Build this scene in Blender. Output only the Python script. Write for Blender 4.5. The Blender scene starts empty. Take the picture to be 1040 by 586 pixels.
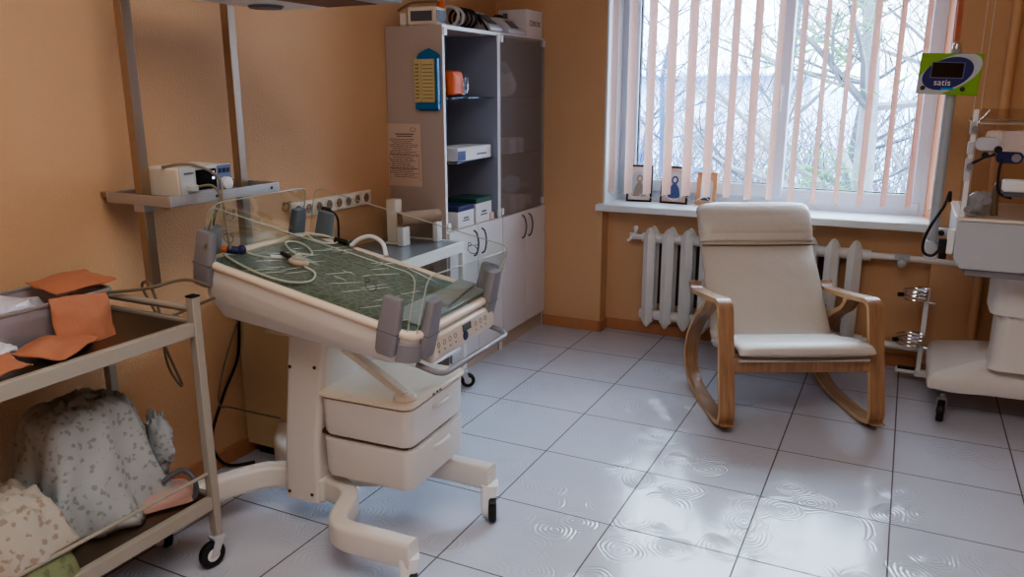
import bpy, bmesh, math, random
from mathutils import Vector, Matrix, noise
random.seed(7)
C = bpy.context.scene.collection
PI = math.pi
R = math.radians

# ------------------------------------------------------------------ colours / materials
def lin(c):
    return tuple(((v/255)/12.92 if v/255 <= .04045 else ((v/255+.055)/1.055)**2.4) for v in c)

def mat(name, col, rough=.5, metal=0, noise_amt=.0, nscale=8, bump=0, bscale=60, spec=.5, coat=0, emit=None, estr=0, trans=0, sheen=0, subsurf=0):
    m = bpy.data.materials.new(name); m.use_nodes = True
    nt = m.node_tree; b = nt.nodes['Principled BSDF']
    c = lin(col) + (1,)
    b.inputs['Base Color'].default_value = c
    b.inputs['Roughness'].default_value = rough
    b.inputs['Metallic'].default_value = metal
    b.inputs['Specular IOR Level'].default_value = spec
    b.inputs['Coat Weight'].default_value = coat
    b.inputs['Coat Roughness'].default_value = .08
    b.inputs['Sheen Weight'].default_value = sheen
    if emit:
        b.inputs['Emission Color'].default_value = lin(emit) + (1,)
        b.inputs['Emission Strength'].default_value = estr
    tc = nt.nodes.new('ShaderNodeTexCoord')
    if noise_amt:
        n = nt.nodes.new('ShaderNodeTexNoise'); n.inputs['Scale'].default_value = nscale; n.inputs['Detail'].default_value = 5
        nt.links.new(tc.outputs['Object'], n.inputs['Vector'])
        mx = nt.nodes.new('ShaderNodeMix'); mx.data_type = 'RGBA'
        d = tuple(max(0, v*(1-noise_amt)) for v in c[:3]) + (1,)
        l = tuple(min(1, v*(1+noise_amt)) for v in c[:3]) + (1,)
        mx.inputs[6].default_value = d; mx.inputs[7].default_value = l
        nt.links.new(n.outputs['Fac'], mx.inputs[0]); nt.links.new(mx.outputs[2], b.inputs['Base Color'])
    if bump:
        n2 = nt.nodes.new('ShaderNodeTexNoise'); n2.inputs['Scale'].default_value = bscale; n2.inputs['Detail'].default_value = 4
        nt.links.new(tc.outputs['Object'], n2.inputs['Vector'])
        bp = nt.nodes.new('ShaderNodeBump'); bp.inputs['Strength'].default_value = bump; bp.inputs['Distance'].default_value = .01
        nt.links.new(n2.outputs['Fac'], bp.inputs['Height']); nt.links.new(bp.outputs['Normal'], b.inputs['Normal'])
    return m

def glass_mat(name, tint=(255,255,255), gloss=.10, rough=.02, k=.7, bump=0):
    m = bpy.data.materials.new(name); m.use_nodes = True
    nt = m.node_tree; nt.nodes.clear()
    o = nt.nodes.new('ShaderNodeOutputMaterial'); t = nt.nodes.new('ShaderNodeBsdfTransparent'); g = nt.nodes.new('ShaderNodeBsdfGlossy')
    f = nt.nodes.new('ShaderNodeFresnel'); f.inputs[0].default_value = 1.3
    mp = nt.nodes.new('ShaderNodeMath'); mp.operation = 'MULTIPLY_ADD'; mp.inputs[1].default_value = k; mp.inputs[2].default_value = gloss*.2
    mx = nt.nodes.new('ShaderNodeMixShader')
    t.inputs[0].default_value = lin(tint) + (1,); g.inputs['Roughness'].default_value = rough
    g.inputs['Color'].default_value = (.9,.93,1,1)
    nt.links.new(f.outputs[0], mp.inputs[0]); nt.links.new(mp.outputs[0], mx.inputs[0])
    nt.links.new(t.outputs[0], mx.inputs[1]); nt.links.new(g.outputs[0], mx.inputs[2]); nt.links.new(mx.outputs[0], o.inputs[0])
    if bump:
        tc = nt.nodes.new('ShaderNodeTexCoord'); n2 = nt.nodes.new('ShaderNodeTexNoise'); n2.inputs['Scale'].default_value = 40
        nt.links.new(tc.outputs['Object'], n2.inputs['Vector'])
        bp = nt.nodes.new('ShaderNodeBump'); bp.inputs['Strength'].default_value = bump; bp.inputs['Distance'].default_value = .02
        nt.links.new(n2.outputs['Fac'], bp.inputs['Height']); nt.links.new(bp.outputs['Normal'], g.inputs['Normal'])
    return m

M = {}
M['wall'] = mat('orange wallpaper', (220,177,137), .75, noise_amt=.05, nscale=3, bump=.35, bscale=130, spec=.25)
M['ceil'] = mat('ceiling paint', (236,228,216), .8)
M['skirt'] = mat('terracotta skirting tile', (196,138,98), .4, noise_amt=.12, nscale=20)
M['white'] = mat('white enamel', (232,232,232), .35, noise_amt=.02)
M['sillw'] = mat('white window board', (236,242,246), .3)
M['pvc'] = mat('white window plastic', (214,222,236), .35)
M['gasket'] = mat('black gasket', (30,32,38), .6)
M['radw'] = mat('radiator enamel', (236,234,232), .4, noise_amt=.05, nscale=14, bump=.15, bscale=50)
M['cabside'] = mat('grey beige laminate', (186,172,164), .5, noise_amt=.02)
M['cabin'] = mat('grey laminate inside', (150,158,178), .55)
M['cabdoor'] = mat('white laminate door', (222,218,220), .4)
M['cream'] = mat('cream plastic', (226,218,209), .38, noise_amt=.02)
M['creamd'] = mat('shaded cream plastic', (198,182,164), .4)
M['grey'] = mat('grey mauve plastic', (138,135,140), .45)
M['greyd'] = mat('dark grey plastic', (92,96,104), .45)
M['lgrey'] = mat('light grey plastic', (196,198,202), .4)
M['black'] = mat('black rubber', (22,22,24), .5)
M['blackg'] = mat('black screen', (8,9,12), .12)
M['steel'] = mat('brushed steel', (186,182,180), .42, .6, bump=.05, bscale=200)
M['steelp'] = mat('dull painted steel tube', (172,156,138), .3, .85)
M['chrome'] = mat('chrome', (220,222,226), .1, 1)
M['trayl'] = mat('dark steel shelf', (128,108,92), .32, .9, noise_amt=.1, nscale=6)
M['trolley'] = mat('grey white painted trolley', (172,164,152), .42, .0, noise_amt=.03)
M['paper'] = mat('notice paper', (216,194,178), .8)
M['ink'] = mat('dark ink', (70,62,60), .8)
M['blue'] = mat('blue plastic', (20,116,176), .35)
M['yellowish'] = mat('yellowed paper', (206,190,140), .8, noise_amt=.08, nscale=30)
M['kraft'] = mat('rusty kraft paper', (186,122,92), .75, noise_amt=.08, nscale=12, bump=.3, bscale=30)
M['kraftroll'] = mat('brown paper roll', (170,146,126), .75, noise_amt=.12, nscale=40)
M['orange'] = mat('orange plastic', (232,112,60), .5)
M['navy'] = mat('navy plastic', (34,40,88), .4)
M['pink'] = mat('pink paper', (198,158,148), .7, noise_amt=.06)
M['leather'] = mat('cream leather', (212,203,192), .42, noise_amt=.03, nscale=6, bump=.35, bscale=14, spec=.4)
M['piping'] = mat('brown seam', (120,104,90), .7)
M['tube'] = mat('pale silicone tube', (212,214,200), .3, spec=.6)
M['tubeb'] = mat('grey brown cable', (128,116,96), .5)
M['tabletop'] = mat('grey table top', (134,140,148), .22)
M['boxw'] = mat('white carton', (222,220,222), .6)
M['green'] = mat('dark green lid', (40,86,72), .5)
M['bluebag'] = mat('light blue film', (150,196,222), .3)
M['socket'] = mat('socket plastic', (232,222,208), .35)
M['sockd'] = mat('socket well', (150,120,96), .5)
M['towel'] = mat('grey towel', (150,152,146), .9, noise_amt=.1, nscale=60)
M['lime'] = mat('lime print', (128,176,44), .4)
M['silver'] = mat('silver print', (186,194,200), .35)
M['deepblue'] = mat('deep blue print', (28,36,110), .35)
M['cyan'] = mat('cyan print', (36,150,210), .35)
M['maroon'] = mat('dark red brown heater reflector', (92,52,34), .4, noise_amt=.1)
M['incw'] = mat('off white incubator plastic', (224,222,218), .38)
M['glass'] = glass_mat('clear cabinet glass', (238,242,242), .1)
M['winglass'] = glass_mat('window glass', (248,252,255), .05)
M['acryl'] = glass_mat('clear acrylic', (250,252,250), .05, k=.22)
M['acrylhood'] = glass_mat('clear incubator acrylic', (246,242,238), .1, k=.25)
M['acredge'] = mat('bright acrylic edge', (186,192,182), .2)
M['film'] = glass_mat('crumpled clear film', (222,226,230), .9, .12, bump=1)

def painted_sheen():  # pale diffuse mixed in paints the door's reflected brightness onto the glass
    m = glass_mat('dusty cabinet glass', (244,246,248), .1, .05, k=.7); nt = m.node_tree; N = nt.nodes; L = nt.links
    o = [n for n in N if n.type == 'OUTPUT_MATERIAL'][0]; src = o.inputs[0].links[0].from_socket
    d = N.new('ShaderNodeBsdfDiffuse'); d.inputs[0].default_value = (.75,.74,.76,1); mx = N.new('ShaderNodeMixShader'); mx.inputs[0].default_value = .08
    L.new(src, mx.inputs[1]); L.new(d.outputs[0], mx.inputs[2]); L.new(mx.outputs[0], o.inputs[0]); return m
M['sheenglass'] = painted_sheen()
def wood_mat():
    m = mat('bent birch wood', (206,158,108), .38)
    nt = m.node_tree; b = nt.nodes['Principled BSDF']; tc = nt.nodes.new('ShaderNodeTexCoord')
    mp = nt.nodes.new('ShaderNodeMapping'); mp.inputs['Scale'].default_value = (30,3,3)
    n = nt.nodes.new('ShaderNodeTexNoise'); n.inputs['Scale'].default_value = 2.2; n.inputs['Detail'].default_value = 6
    r = nt.nodes.new('ShaderNodeValToRGB'); r.color_ramp.elements[0].color = lin((146,110,82))+(1,); r.color_ramp.elements[1].color = lin((178,140,106))+(1,)
    r.color_ramp.elements[0].position = .3; r.color_ramp.elements[1].position = .7
    nt.links.new(tc.outputs['Object'], mp.inputs[0]); nt.links.new(mp.outputs[0], n.inputs['Vector']); nt.links.new(n.outputs['Fac'], r.inputs[0]); nt.links.new(r.outputs[0], b.inputs['Base Color'])
    return m
M['wood'] = wood_mat(); M['woodedge'] = mat('pale birch edge', (216,182,138), .45, noise_amt=.06, nscale=30)

TILE, TX, TY = .4336, -1.2198, 2.7711
def floor_mat():
    m = bpy.data.materials.new('glossy swirl floor tiles'); m.use_nodes = True
    nt = m.node_tree; N = nt.nodes; L = nt.links; b = N['Principled BSDF']
    geo = N.new('ShaderNodeNewGeometry'); sep = N.new('ShaderNodeSeparateXYZ'); L.new(geo.outputs['Position'], sep.inputs[0])
    def math_(op, a, bb=None, c=None):
        n = N.new('ShaderNodeMath'); n.operation = op
        for i, v in enumerate((a, bb, c)):
            if v is None: continue
            if isinstance(v, (int, float)): n.inputs[i].default_value = v
            else: L.new(v, n.inputs[i])
        return n.outputs[0]
    def edge(s, o):
        u = math_('FRACT', math_('DIVIDE', math_('SUBTRACT', s, o), TILE))
        return math_('MINIMUM', u, math_('SUBTRACT', 1.0, u))
    e = math_('MINIMUM', edge(sep.outputs[0], TX), edge(sep.outputs[1], TY))
    grout = math_('LESS_THAN', e, .0062)
    soft = math_('SMOOTH_MIN', math_('MULTIPLY', e, 22), 1.0, .2)
    # swirls : ringed voronoi cells
    nz = N.new('ShaderNodeTexNoise'); nz.inputs['Scale'].default_value = 5; L.new(geo.outputs['Position'], nz.inputs['Vector'])
    vm = N.new('ShaderNodeVectorMath'); vm.operation = 'MULTIPLY_ADD'; vm.inputs[1].default_value = (.09,.09,0)
    L.new(nz.outputs['Color'], vm.inputs[0]); L.new(geo.outputs['Position'], vm.inputs[2])
    vo = N.new('ShaderNodeTexVoronoi'); vo.inputs['Scale'].default_value = 6.4; vo.voronoi_dimensions = '2D'; L.new(vm.outputs[0], vo.inputs['Vector'])
    d = vo.outputs['Distance']
    ring = math_('SINE', math_('MULTIPLY', d, 62))
    mask = math_('GREATER_THAN', math_('SUBTRACT', .52, d), 0)
    n2 = N.new('ShaderNodeTexNoise'); n2.inputs['Scale'].default_value = 3.3; L.new(geo.outputs['Position'], n2.inputs['Vector'])
    m2 = N.new('ShaderNodeMapRange'); m2.inputs[1].default_value = .42; m2.inputs[2].default_value = .6; L.new(n2.outputs['Fac'], m2.inputs[0])
    sw = math_('MULTIPLY', math_('MULTIPLY', ring, mask), m2.outputs[0])
    mxc = N.new('ShaderNodeMix'); mxc.data_type = 'RGBA'
    mxc.inputs[6].default_value = lin((190,194,208))+(1,); mxc.inputs[7].default_value = lin((212,215,226))+(1,)
    n3 = N.new('ShaderNodeTexNoise'); n3.inputs['Scale'].default_value = 2; n3.inputs['Detail'].default_value = 6; L.new(geo.outputs['Position'], n3.inputs['Vector'])
    L.new(n3.outputs['Fac'], mxc.inputs[0])
    mg = N.new('ShaderNodeMix'); mg.data_type = 'RGBA'; L.new(grout, mg.inputs[0]); L.new(mxc.outputs[2], mg.inputs[6]); mg.inputs[7].default_value = lin((92,82,80))+(1,)
    L.new(mg.outputs[2], b.inputs['Base Color'])
    rg = math_('MULTIPLY_ADD', sw, .06, .17); rg2 = math_('MULTIPLY_ADD', grout, .5, rg); L.new(rg2, b.inputs['Roughness'])
    b.inputs['Specular IOR Level'].default_value = .6
    h = math_('ADD', math_('MULTIPLY', sw, .55), math_('MULTIPLY', grout, -.6))
    bp = N.new('ShaderNodeBump'); bp.inputs['Strength'].default_value = .5; bp.inputs['Distance'].default_value = .0022
    L.new(h, bp.inputs['Height']); L.new(bp.outputs['Normal'], b.inputs['Normal'])
    return m
M['floor'] = floor_mat()

def mattress_mat():
    m = mat('green printed mattress under film', (96,124,108), .4, coat=.8)
    nt = m.node_tree; N = nt.nodes; L = nt.links; b = N['Principled BSDF']; tc = N.new('ShaderNodeTexCoord')
    v = N.new('ShaderNodeTexVoronoi'); v.inputs['Scale'].default_value = 34; v.feature = 'DISTANCE_TO_EDGE'
    L.new(tc.outputs['Object'], v.inputs['Vector'])
    r = N.new('ShaderNodeValToRGB'); r.color_ramp.elements[0].color = lin((122,138,126))+(1,); r.color_ramp.elements[1].color = lin((96,112,102))+(1,)
    r.color_ramp.elements[1].position = .16
    L.new(v.outputs['Distance'], r.inputs[0]); L.new(r.outputs[0], b.inputs['Base Color'])
    mp = N.new('ShaderNodeMapping'); mp.inputs['Scale'].default_value = (5,26,1); mp.inputs['Rotation'].default_value = (0,0,.5)
    n = N.new('ShaderNodeTexNoise'); n.inputs['Scale'].default_value = 1.2; n.inputs['Detail'].default_value = 3; n.inputs['Distortion'].default_value = 1.2
    L.new(tc.outputs['Object'], mp.inputs[0]); L.new(mp.outputs[0], n.inputs['Vector'])
    bp = N.new('ShaderNodeBump'); bp.inputs['Strength'].default_value = .55; bp.inputs['Distance'].default_value = .02
    L.new(n.outputs['Fac'], bp.inputs['Height']); L.new(bp.outputs['Normal'], b.inputs['Coat Normal'])
    return m
M['mattress'] = mattress_mat()

def cloth_mat(name, base, spot, scale=26):
    m = mat(name, base, .9)
    nt = m.node_tree; N = nt.nodes; L = nt.links; b = N['Principled BSDF']; tc = N.new('ShaderNodeTexCoord')
    v = N.new('ShaderNodeTexVoronoi'); v.inputs['Scale'].default_value = scale; L.new(tc.outputs['Object'], v.inputs['Vector'])
    n = N.new('ShaderNodeTexNoise'); n.inputs['Scale'].default_value = scale*1.6; n.inputs['Detail'].default_value = 6; L.new(tc.outputs['Object'], n.inputs['Vector'])
    a = N.new('ShaderNodeMath'); a.operation = 'MULTIPLY_ADD'; a.inputs[1].default_value = 1.3; L.new(n.outputs['Fac'], a.inputs[0]); L.new(v.outputs['Distance'], a.inputs[2])
    r = N.new('ShaderNodeValToRGB'); r.color_ramp.elements[0].color = lin(spot)+(1,); r.color_ramp.elements[1].color = lin(base)+(1,)
    r.color_ramp.elements[0].position = .9; r.color_ramp.elements[1].position = 1.0
    L.new(a.outputs[0], r.inputs[0]); L.new(r.outputs[0], b.inputs['Base Color'])
    return m
M['cloth'] = cloth_mat('grey leaf print cotton', (180,184,186), (152,156,152), 46)
M['cloth2'] = cloth_mat('pale flower print cotton', (192,184,172), (168,150,136), 40)
M['cloth3'] = cloth_mat('green print cotton', (138,146,108), (118,128,94), 40)

def slat_mat():
    m = bpy.data.materials.new('peach blind fabric'); m.use_nodes = True
    nt = m.node_tree; N = nt.nodes; L = nt.links; N.clear()
    o = N.new('ShaderNodeOutputMaterial'); d = N.new('ShaderNodeBsdfDiffuse'); t = N.new('ShaderNodeBsdfTranslucent'); mx = N.new('ShaderNodeMixShader')
    tc = N.new('ShaderNodeTexCoord'); n = N.new('ShaderNodeTexNoise'); n.inputs['Scale'].default_value = 45
    r = N.new('ShaderNodeValToRGB'); r.color_ramp.elements[0].color = lin((232,198,186))+(1,); r.color_ramp.elements[1].color = lin((246,218,206))+(1,)
    L.new(tc.outputs['Object'], n.inputs['Vector']); L.new(n.outputs['Fac'], r.inputs[0]); L.new(r.outputs[0], d.inputs[0]); L.new(r.outputs[0], t.inputs[0])
    mx.inputs[0].default_value = .35
    L.new(d.outputs[0], mx.inputs[1]); L.new(t.outputs[0], mx.inputs[2]); L.new(mx.outputs[0], o.inputs[0])
    return m
M['slat'] = slat_mat()

# ------------------------------------------------------------------ mesh builder
class MB:
    def __init__(s, M_=None): s.v = []; s.f = []; s.M = M_ or Matrix()
    def add(s, vs, fs):
        o = len(s.v); s.v += [s.M @ Vector(p) for p in vs]; s.f += [tuple(i+o for i in f) for f in fs]
        return s
    def box(s, c, d, rot=None):
        x, y, z = (k/2 for k in d); m = Matrix.Translation(c) @ (rot.to_4x4() if rot else Matrix())
        vs = [m @ Vector(p) for p in ((-x,-y,-z),(x,-y,-z),(x,y,-z),(-x,y,-z),(-x,-y,z),(x,-y,z),(x,y,z),(-x,y,z))]
        return s.add(vs, [(0,3,2,1),(4,5,6,7),(0,1,5,4),(1,2,6,5),(2,3,7,6),(3,0,4,7)])
    def bb(s, x0, x1, y0, y1, z0, z1):
        return s.box(((x0+x1)/2,(y0+y1)/2,(z0+z1)/2), (x1-x0,y1-y0,z1-z0))
    def tube(s, pts, r, n=8, closed=False, caps=True):
        pts = [Vector(p) for p in pts]; k = len(pts); vs = []; fs = []
        rr = r if isinstance(r, (list, tuple)) else [r]*k
        up = None
        for i, p in enumerate(pts):
            if closed: t = pts[(i+1) % k]-pts[i-1]
            else: t = pts[min(i+1,k-1)]-pts[max(i-1,0)]
            t.normalize()
            if up is None:
                up = Vector((0,0,1)) if abs(t.z) < .9 else Vector((1,0,0))
            a = (up-t*up.dot(t))
            if a.length < 1e-6: a = t.orthogonal()
            a.normalize(); b = t.cross(a); up = a
            for j in range(n):
                q = 2*PI*j/n; vs.append(p+(a*math.cos(q)+b*math.sin(q))*rr[i])
        for i in range(k if closed else k-1):
            i2 = (i+1) % k
            for j in range(n):
                fs.append((i*n+j, i*n+(j+1) % n, i2*n+(j+1) % n, i2*n+j))
        if caps and not closed:
            fs.append(tuple(range(n-1,-1,-1))); fs.append(tuple((k-1)*n+j for j in range(n)))
        return s.add(vs, fs)
    def cyl(s, p0, p1, r0, r1=None, n=16):
        return s.tube([p0, p1], [r0, r0 if r1 is None else r1], n)
    def lathe(s, prof, c=(0,0,0), n=20, rot=None):
        m = Matrix.Translation(c) @ (rot.to_4x4() if rot else Matrix()); vs = []; fs = []
        for r, z in prof:
            for j in range(n):
                q = 2*PI*j/n; vs.append(m @ Vector((r*math.cos(q), r*math.sin(q), z)))
        for i in range(len(prof)-1):
            for j in range(n):
                fs.append((i*n+j, i*n+(j+1) % n, (i+1)*n+(j+1) % n, (i+1)*n+j))
        fs.append(tuple(range(n-1,-1,-1))); fs.append(tuple((len(prof)-1)*n+j for j in range(n)))
        return s.add(vs, fs)
    def ball(s, c, r, nu=14, nv=9, f=None):
        rx, ry, rz = r if isinstance(r, (tuple, list)) else (r, r, r); c = Vector(c); vs = []; fs = []
        for i in range(nv+1):
            a = PI*i/nv
            for j in range(nu):
                q = 2*PI*j/nu; p = Vector((math.sin(a)*math.cos(q), math.sin(a)*math.sin(q), math.cos(a)))
                k = f(p) if f else 1
                vs.append(c+Vector((p.x*rx, p.y*ry, p.z*rz))*k)
        for i in range(nv):
            for j in range(nu):
                fs.append((i*nu+j, (i+1)*nu+j, (i+1)*nu+(j+1) % nu, i*nu+(j+1) % nu))
        return s.add(vs, fs)
    def torus(s, c, Rr, r, axis='Z', n=24, m=8, sx=1, sy=1):
        pts = []
        for i in range(n):
            q = 2*PI*i/n; a, b = Rr*sx*math.cos(q), Rr*sy*math.sin(q)
            p = {'Z': (a,b,0), 'Y': (a,0,b), 'X': (0,a,b)}[axis]; pts.append(Vector(c)+Vector(p))
        return s.tube(pts, r, m, closed=True)
    def prism(s, poly, z0, z1, axis='Z'):
        n = len(poly)
        def P(p, z): return {'Z': (p[0],p[1],z), 'Y': (p[0],z,p[1]), 'X': (z,p[0],p[1])}[axis]
        vs = [P(p, z0) for p in poly]+[P(p, z1) for p in poly]
        fs = [tuple(range(n-1,-1,-1)), tuple(range(n,2*n))]+[(i,(i+1) % n,n+(i+1) % n,n+i) for i in range(n)]
        return s.add(vs, fs)
    def loft(s, loops, cap=True):
        n = len(loops[0]); vs = [p for l in loops for p in l]; fs = []
        for i in range(len(loops)-1):
            for j in range(n): fs.append((i*n+j, i*n+(j+1) % n, (i+1)*n+(j+1) % n, (i+1)*n+j))
        if cap:
            fs.append(tuple(range(n-1,-1,-1))); fs.append(tuple((len(loops)-1)*n+j for j in range(n)))
        return s.add(vs, fs)
    def strip(s, pts, w, t, wdir=(1,0,0), closed=False):
        """flat laminated strip: path pts, width w along wdir, thickness t in the plane of the path"""
        wd = Vector(wdir).normalized(); pts = [Vector(p) for p in pts]; loops = []; k = len(pts)
        for i, p in enumerate(pts):
            if closed: tt = pts[(i+1) % k]-pts[i-1]
            else: tt = pts[min(i+1,k-1)]-pts[max(i-1,0)]
            tt = (tt-wd*tt.dot(wd)).normalized(); nn = tt.cross(wd)
            loops.append([p+wd*(a*w/2)+nn*(b*t/2) for a, b in ((-1,-1),(1,-1),(1,1),(-1,1))])
        if closed: loops.append(loops[0])
        return s.loft(loops, cap=not closed)
    def build(s, name, m, parent=None, bevel=0, seg=2, smooth=True, sub=0, ang=.7):
        me = bpy.data.meshes.new(name); me.from_pydata([tuple(p) for p in s.v], [], s.f); me.validate(); me.update()
        bm = bmesh.new(); bm.from_mesh(me); bmesh.ops.recalc_face_normals(bm, faces=bm.faces); bm.to_mesh(me); bm.free()
        o = bpy.data.objects.new(name, me); C.objects.link(o); me.materials.append(m)
        if smooth: me.shade_smooth(); me.set_sharp_from_angle(angle=ang)
        if bevel:
            b = o.modifiers.new('bevel', 'BEVEL'); b.width = bevel; b.segments = seg; b.limit_method = 'ANGLE'; b.angle_limit = R(40)
        if sub:
            q = o.modifiers.new('subdivision', 'SUBSURF'); q.levels = sub; q.render_levels = sub
        if parent: o.parent = parent
        return o

def spline(pts, n=8, closed=False):
    P = [Vector(p) for p in pts]; k = len(P); out = []
    for i in range(k if closed else k-1):
        if closed: a, b, c, d = P[i-1], P[i], P[(i+1) % k], P[(i+2) % k]
        else: a, b, c, d = P[max(i-1,0)], P[i], P[i+1], P[min(i+2,k-1)]
        for j in range(n):
            t = j/n
            out.append(.5*((2*b)+(c-a)*t+(2*a-5*b+4*c-d)*t*t+(3*b-a-3*c+d)*t**3))
    if not closed: out.append(P[-1])
    return out
def rrect(hx, hy, r, n=5, cx=0, cy=0):
    out = []
    for sx, sy, a0 in ((1,1,0),(-1,1,90),(-1,-1,180),(1,-1,270)):
        for i in range(n+1):
            a = R(a0+90*i/n); out.append((cx+sx*(hx-r)+r*math.cos(a), cy+sy*(hy-r)+r*math.sin(a)))
    return out
def fillet(pts, r, n=6):
    P = [Vector(p) for p in pts]; out = [P[0]]
    for i in range(1, len(P)-1):
        a, b, c = P[i-1], P[i], P[i+1]; rr = r[i] if isinstance(r, (list, tuple)) else r
        u = (a-b); w = (c-b); q = min(rr, u.length*.48, w.length*.48); u.normalize(); w.normalize()
        p0, p1 = b+u*q, b+w*q
        for j in range(n+1):
            t = j/n; out.append(p0*(1-t)**2+b*2*t*(1-t)+p1*t*t)
    out.append(P[-1]); return out

def thing(name, label, cat, loc=(0,0,0), rz=0, group=None):
    o = bpy.data.objects.new(name, None); C.objects.link(o); o.empty_display_size = .05
    o.location = loc; o.rotation_euler = (0,0,rz); o['label'] = label; o['category'] = cat
    if group: o['group'] = group
    return o
def tag(o, label, cat, group=None, kind=None):
    o['label'] = label; o['category'] = cat
    if group: o['group'] = group
    if kind: o['kind'] = kind
    return o
def struct(o): o['kind'] = 'structure'; return o
def rebase(o):
    """move a single mesh's origin to the middle of its underside"""
    vs = [v.co for v in o.data.vertices]
    c = Vector((sum(v.x for v in vs)/len(vs), sum(v.y for v in vs)/len(vs), min(v.z for v in vs)))
    o.data.transform(Matrix.Translation(-c)); o.location = c; return o
def dup(root, loc=None, label=None, rz=None):
    r = root.copy(); C.objects.link(r)
    if loc is not None: r.location = loc
    if rz is not None: r.rotation_euler = (0,0,rz)
    if label: r['label'] = label
    for ch in list(root.children):
        c = ch.copy(); C.objects.link(c); c.parent = r
        for g in list(ch.children):
            d = g.copy(); C.objects.link(d); d.parent = c
    return r
def text_mesh(name, s, size, m, parent, Mx, extrude=.0008):
    cu = bpy.data.curves.new(name, 'FONT'); cu.body = s; cu.size = size; cu.extrude = extrude; cu.align_x = 'CENTER'; cu.align_y = 'CENTER'
    t = bpy.data.objects.new(name, cu); C.objects.link(t); dg = bpy.context.evaluated_depsgraph_get(); dg.update()
    me = bpy.data.meshes.new_from_object(t.evaluated_get(dg)); bpy.data.objects.remove(t)
    me.transform(Mx); me.materials.clear(); me.materials.append(m)
    o = bpy.data.objects.new(name, me); C.objects.link(o); o.parent = parent
    return o

# ------------------------------------------------------------------ room shell
XL, XR, YF, YB, YN, YW, ZC = -2.33, 1.75, -1.7, 4.465, 4.575, 4.72, 2.75
WX0, WX1, WZ0, WZ1 = -1.61, .17, .80, 2.3
struct(MB().bb(XL-.12, XR+.12, YF-.12, YB+.4, -.1, 0).build('floor', M['floor']))
struct(MB().bb(XL-.12, XR+.12, YF-.12, YB+.4, ZC, ZC+.1).build('ceiling', M['ceil']))
struct(MB().bb(XL-.12, XL, YF, YB+.38, 0, ZC).build('wall_left', M['wall']))
struct(MB().bb(XR, XR+.12, YF, YB+.38, 0, ZC).build('wall_right', M['wall']))
struct(MB().bb(XL-.12, XR+.12, YF-.12, YF, 0, ZC).build('wall_front', M['wall']))
for q in ((XL, WX0, YB, YB+.38, 0, ZC), (WX1, XR, YB, YB+.38, 0, ZC), (WX0, WX1, YN, YB+.38, 0, .765), (WX0, WX1, YB, YB+.38, WZ1, ZC)):   # piers, radiator niche, lintel
    struct(MB().bb(*q).build('wall_back', M['wall']))
bs = MB(); bs.bb(-1.998, WX0+.006, YB-.012, YB, 0, .068); bs.bb(WX0-.006, WX0+.012, YB-.012, YN, 0, .068); bs.bb(WX0+.012, WX1-.01, YN-.012, YN, 0, .068)
bs.bb(WX1-.012, WX1, YB-.012, YN, 0, .068); bs.bb(WX1-.012, XR, YB-.012, YB, 0, .068)
struct(bs.build('baseboard_back', M['skirt'], bevel=.003))
struct(MB().bb(XL, XL+.012, YF, 3.29, 0, .068).build('baseboard_left', M['skirt'], bevel=.003))
# white plaster reveal lining on the cabinet side of the window
struct(MB().prism([(.112,YW),(.166,YB+.004),(WX1+.001,YB+.004),(WX1+.001,YW)], .805, WZ1).build('trim_2', mat('orange reveal', (226,160,120), .7)))
struct(MB().bb(WX0, WX0+.012, YB+.002, YW+.03, WZ0, WZ1).build('trim_1', M['sillw']))

# window
win = struct(MB().bb(WX0, WX1, YW+.055, YW+.07, WZ0, WZ0+.03).build('window_1', M['pvc']))
fr = MB()
fr.bb(WX0, -1.545, YW, YW+.07, .80, 2.3); fr.bb(.085, WX1, YW+.001, YW+.07, .80, 2.3)
fr.bb(-1.545, .085, YW, YW+.07, .80, .875); fr.bb(-1.545, .085, YW, YW+.07, 2.23, 2.3); fr.bb(-.68, -.63, YW, YW+.07, .875, 2.23)
fr.build('window_frame', M['pvc'], win, bevel=.006)
def sash(x0, x1, z0, z1, w, y0, name):
    s = MB(); s.bb(x0, x0+w, y0, y0+.075, z0, z1); s.bb(x1-w, x1, y0, y0+.075, z0, z1)
    s.bb(x0+w, x1-w, y0, y0+.075, z0, z0+w); s.bb(x0+w, x1-w, y0, y0+.075, z1-w, z1)
    o = s.build(name, M['pvc'], win, bevel=.006)
    g = MB(); q = .006
    g.bb(x0+w-.001, x0+w+q, y0+.02, y0+.05, z0+w, z1-w); g.bb(x1-w-q, x1-w+.001, y0+.02, y0+.05, z0+w, z1-w)
    g.bb(x0+w, x1-w, y0+.02, y0+.05, z0+w-.001, z0+w+q); g.bb(x0+w, x1-w, y0+.02, y0+.05, z1-w-q, z1-w+.001)
    g.build('gasket', M['gasket'], o)
    MB().bb(x0+w, x1-w, y0+.032, y0+.038, z0+w, z1-w).build('glass', M['winglass'], o)
    return o
sh = sash(-1.56, -.62, .865, 2.24, .075, YW-.03, 'sash')
sash(-.69, .095, .865, 2.24, .05, YW+.002, 'fixed_sash')
hd = MB(); hd.box((-.66, YW-.036, 1.46), (.026,.012,.07)); hd.tube(spline([(-.66,YW-.045,1.475),(-.66,YW-.068,1.47),(-.66,YW-.07,1.43),(-.66,YW-.066,1.35)]), .009, 10)
hd.build('window_handle', M['white'], sh, bevel=.003)
MB().bb(WX0-.03, WX1+.0, YB-.05, YW+.02, .765, .805).build('window_sill', M['sillw'], win, bevel=.006)

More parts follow.
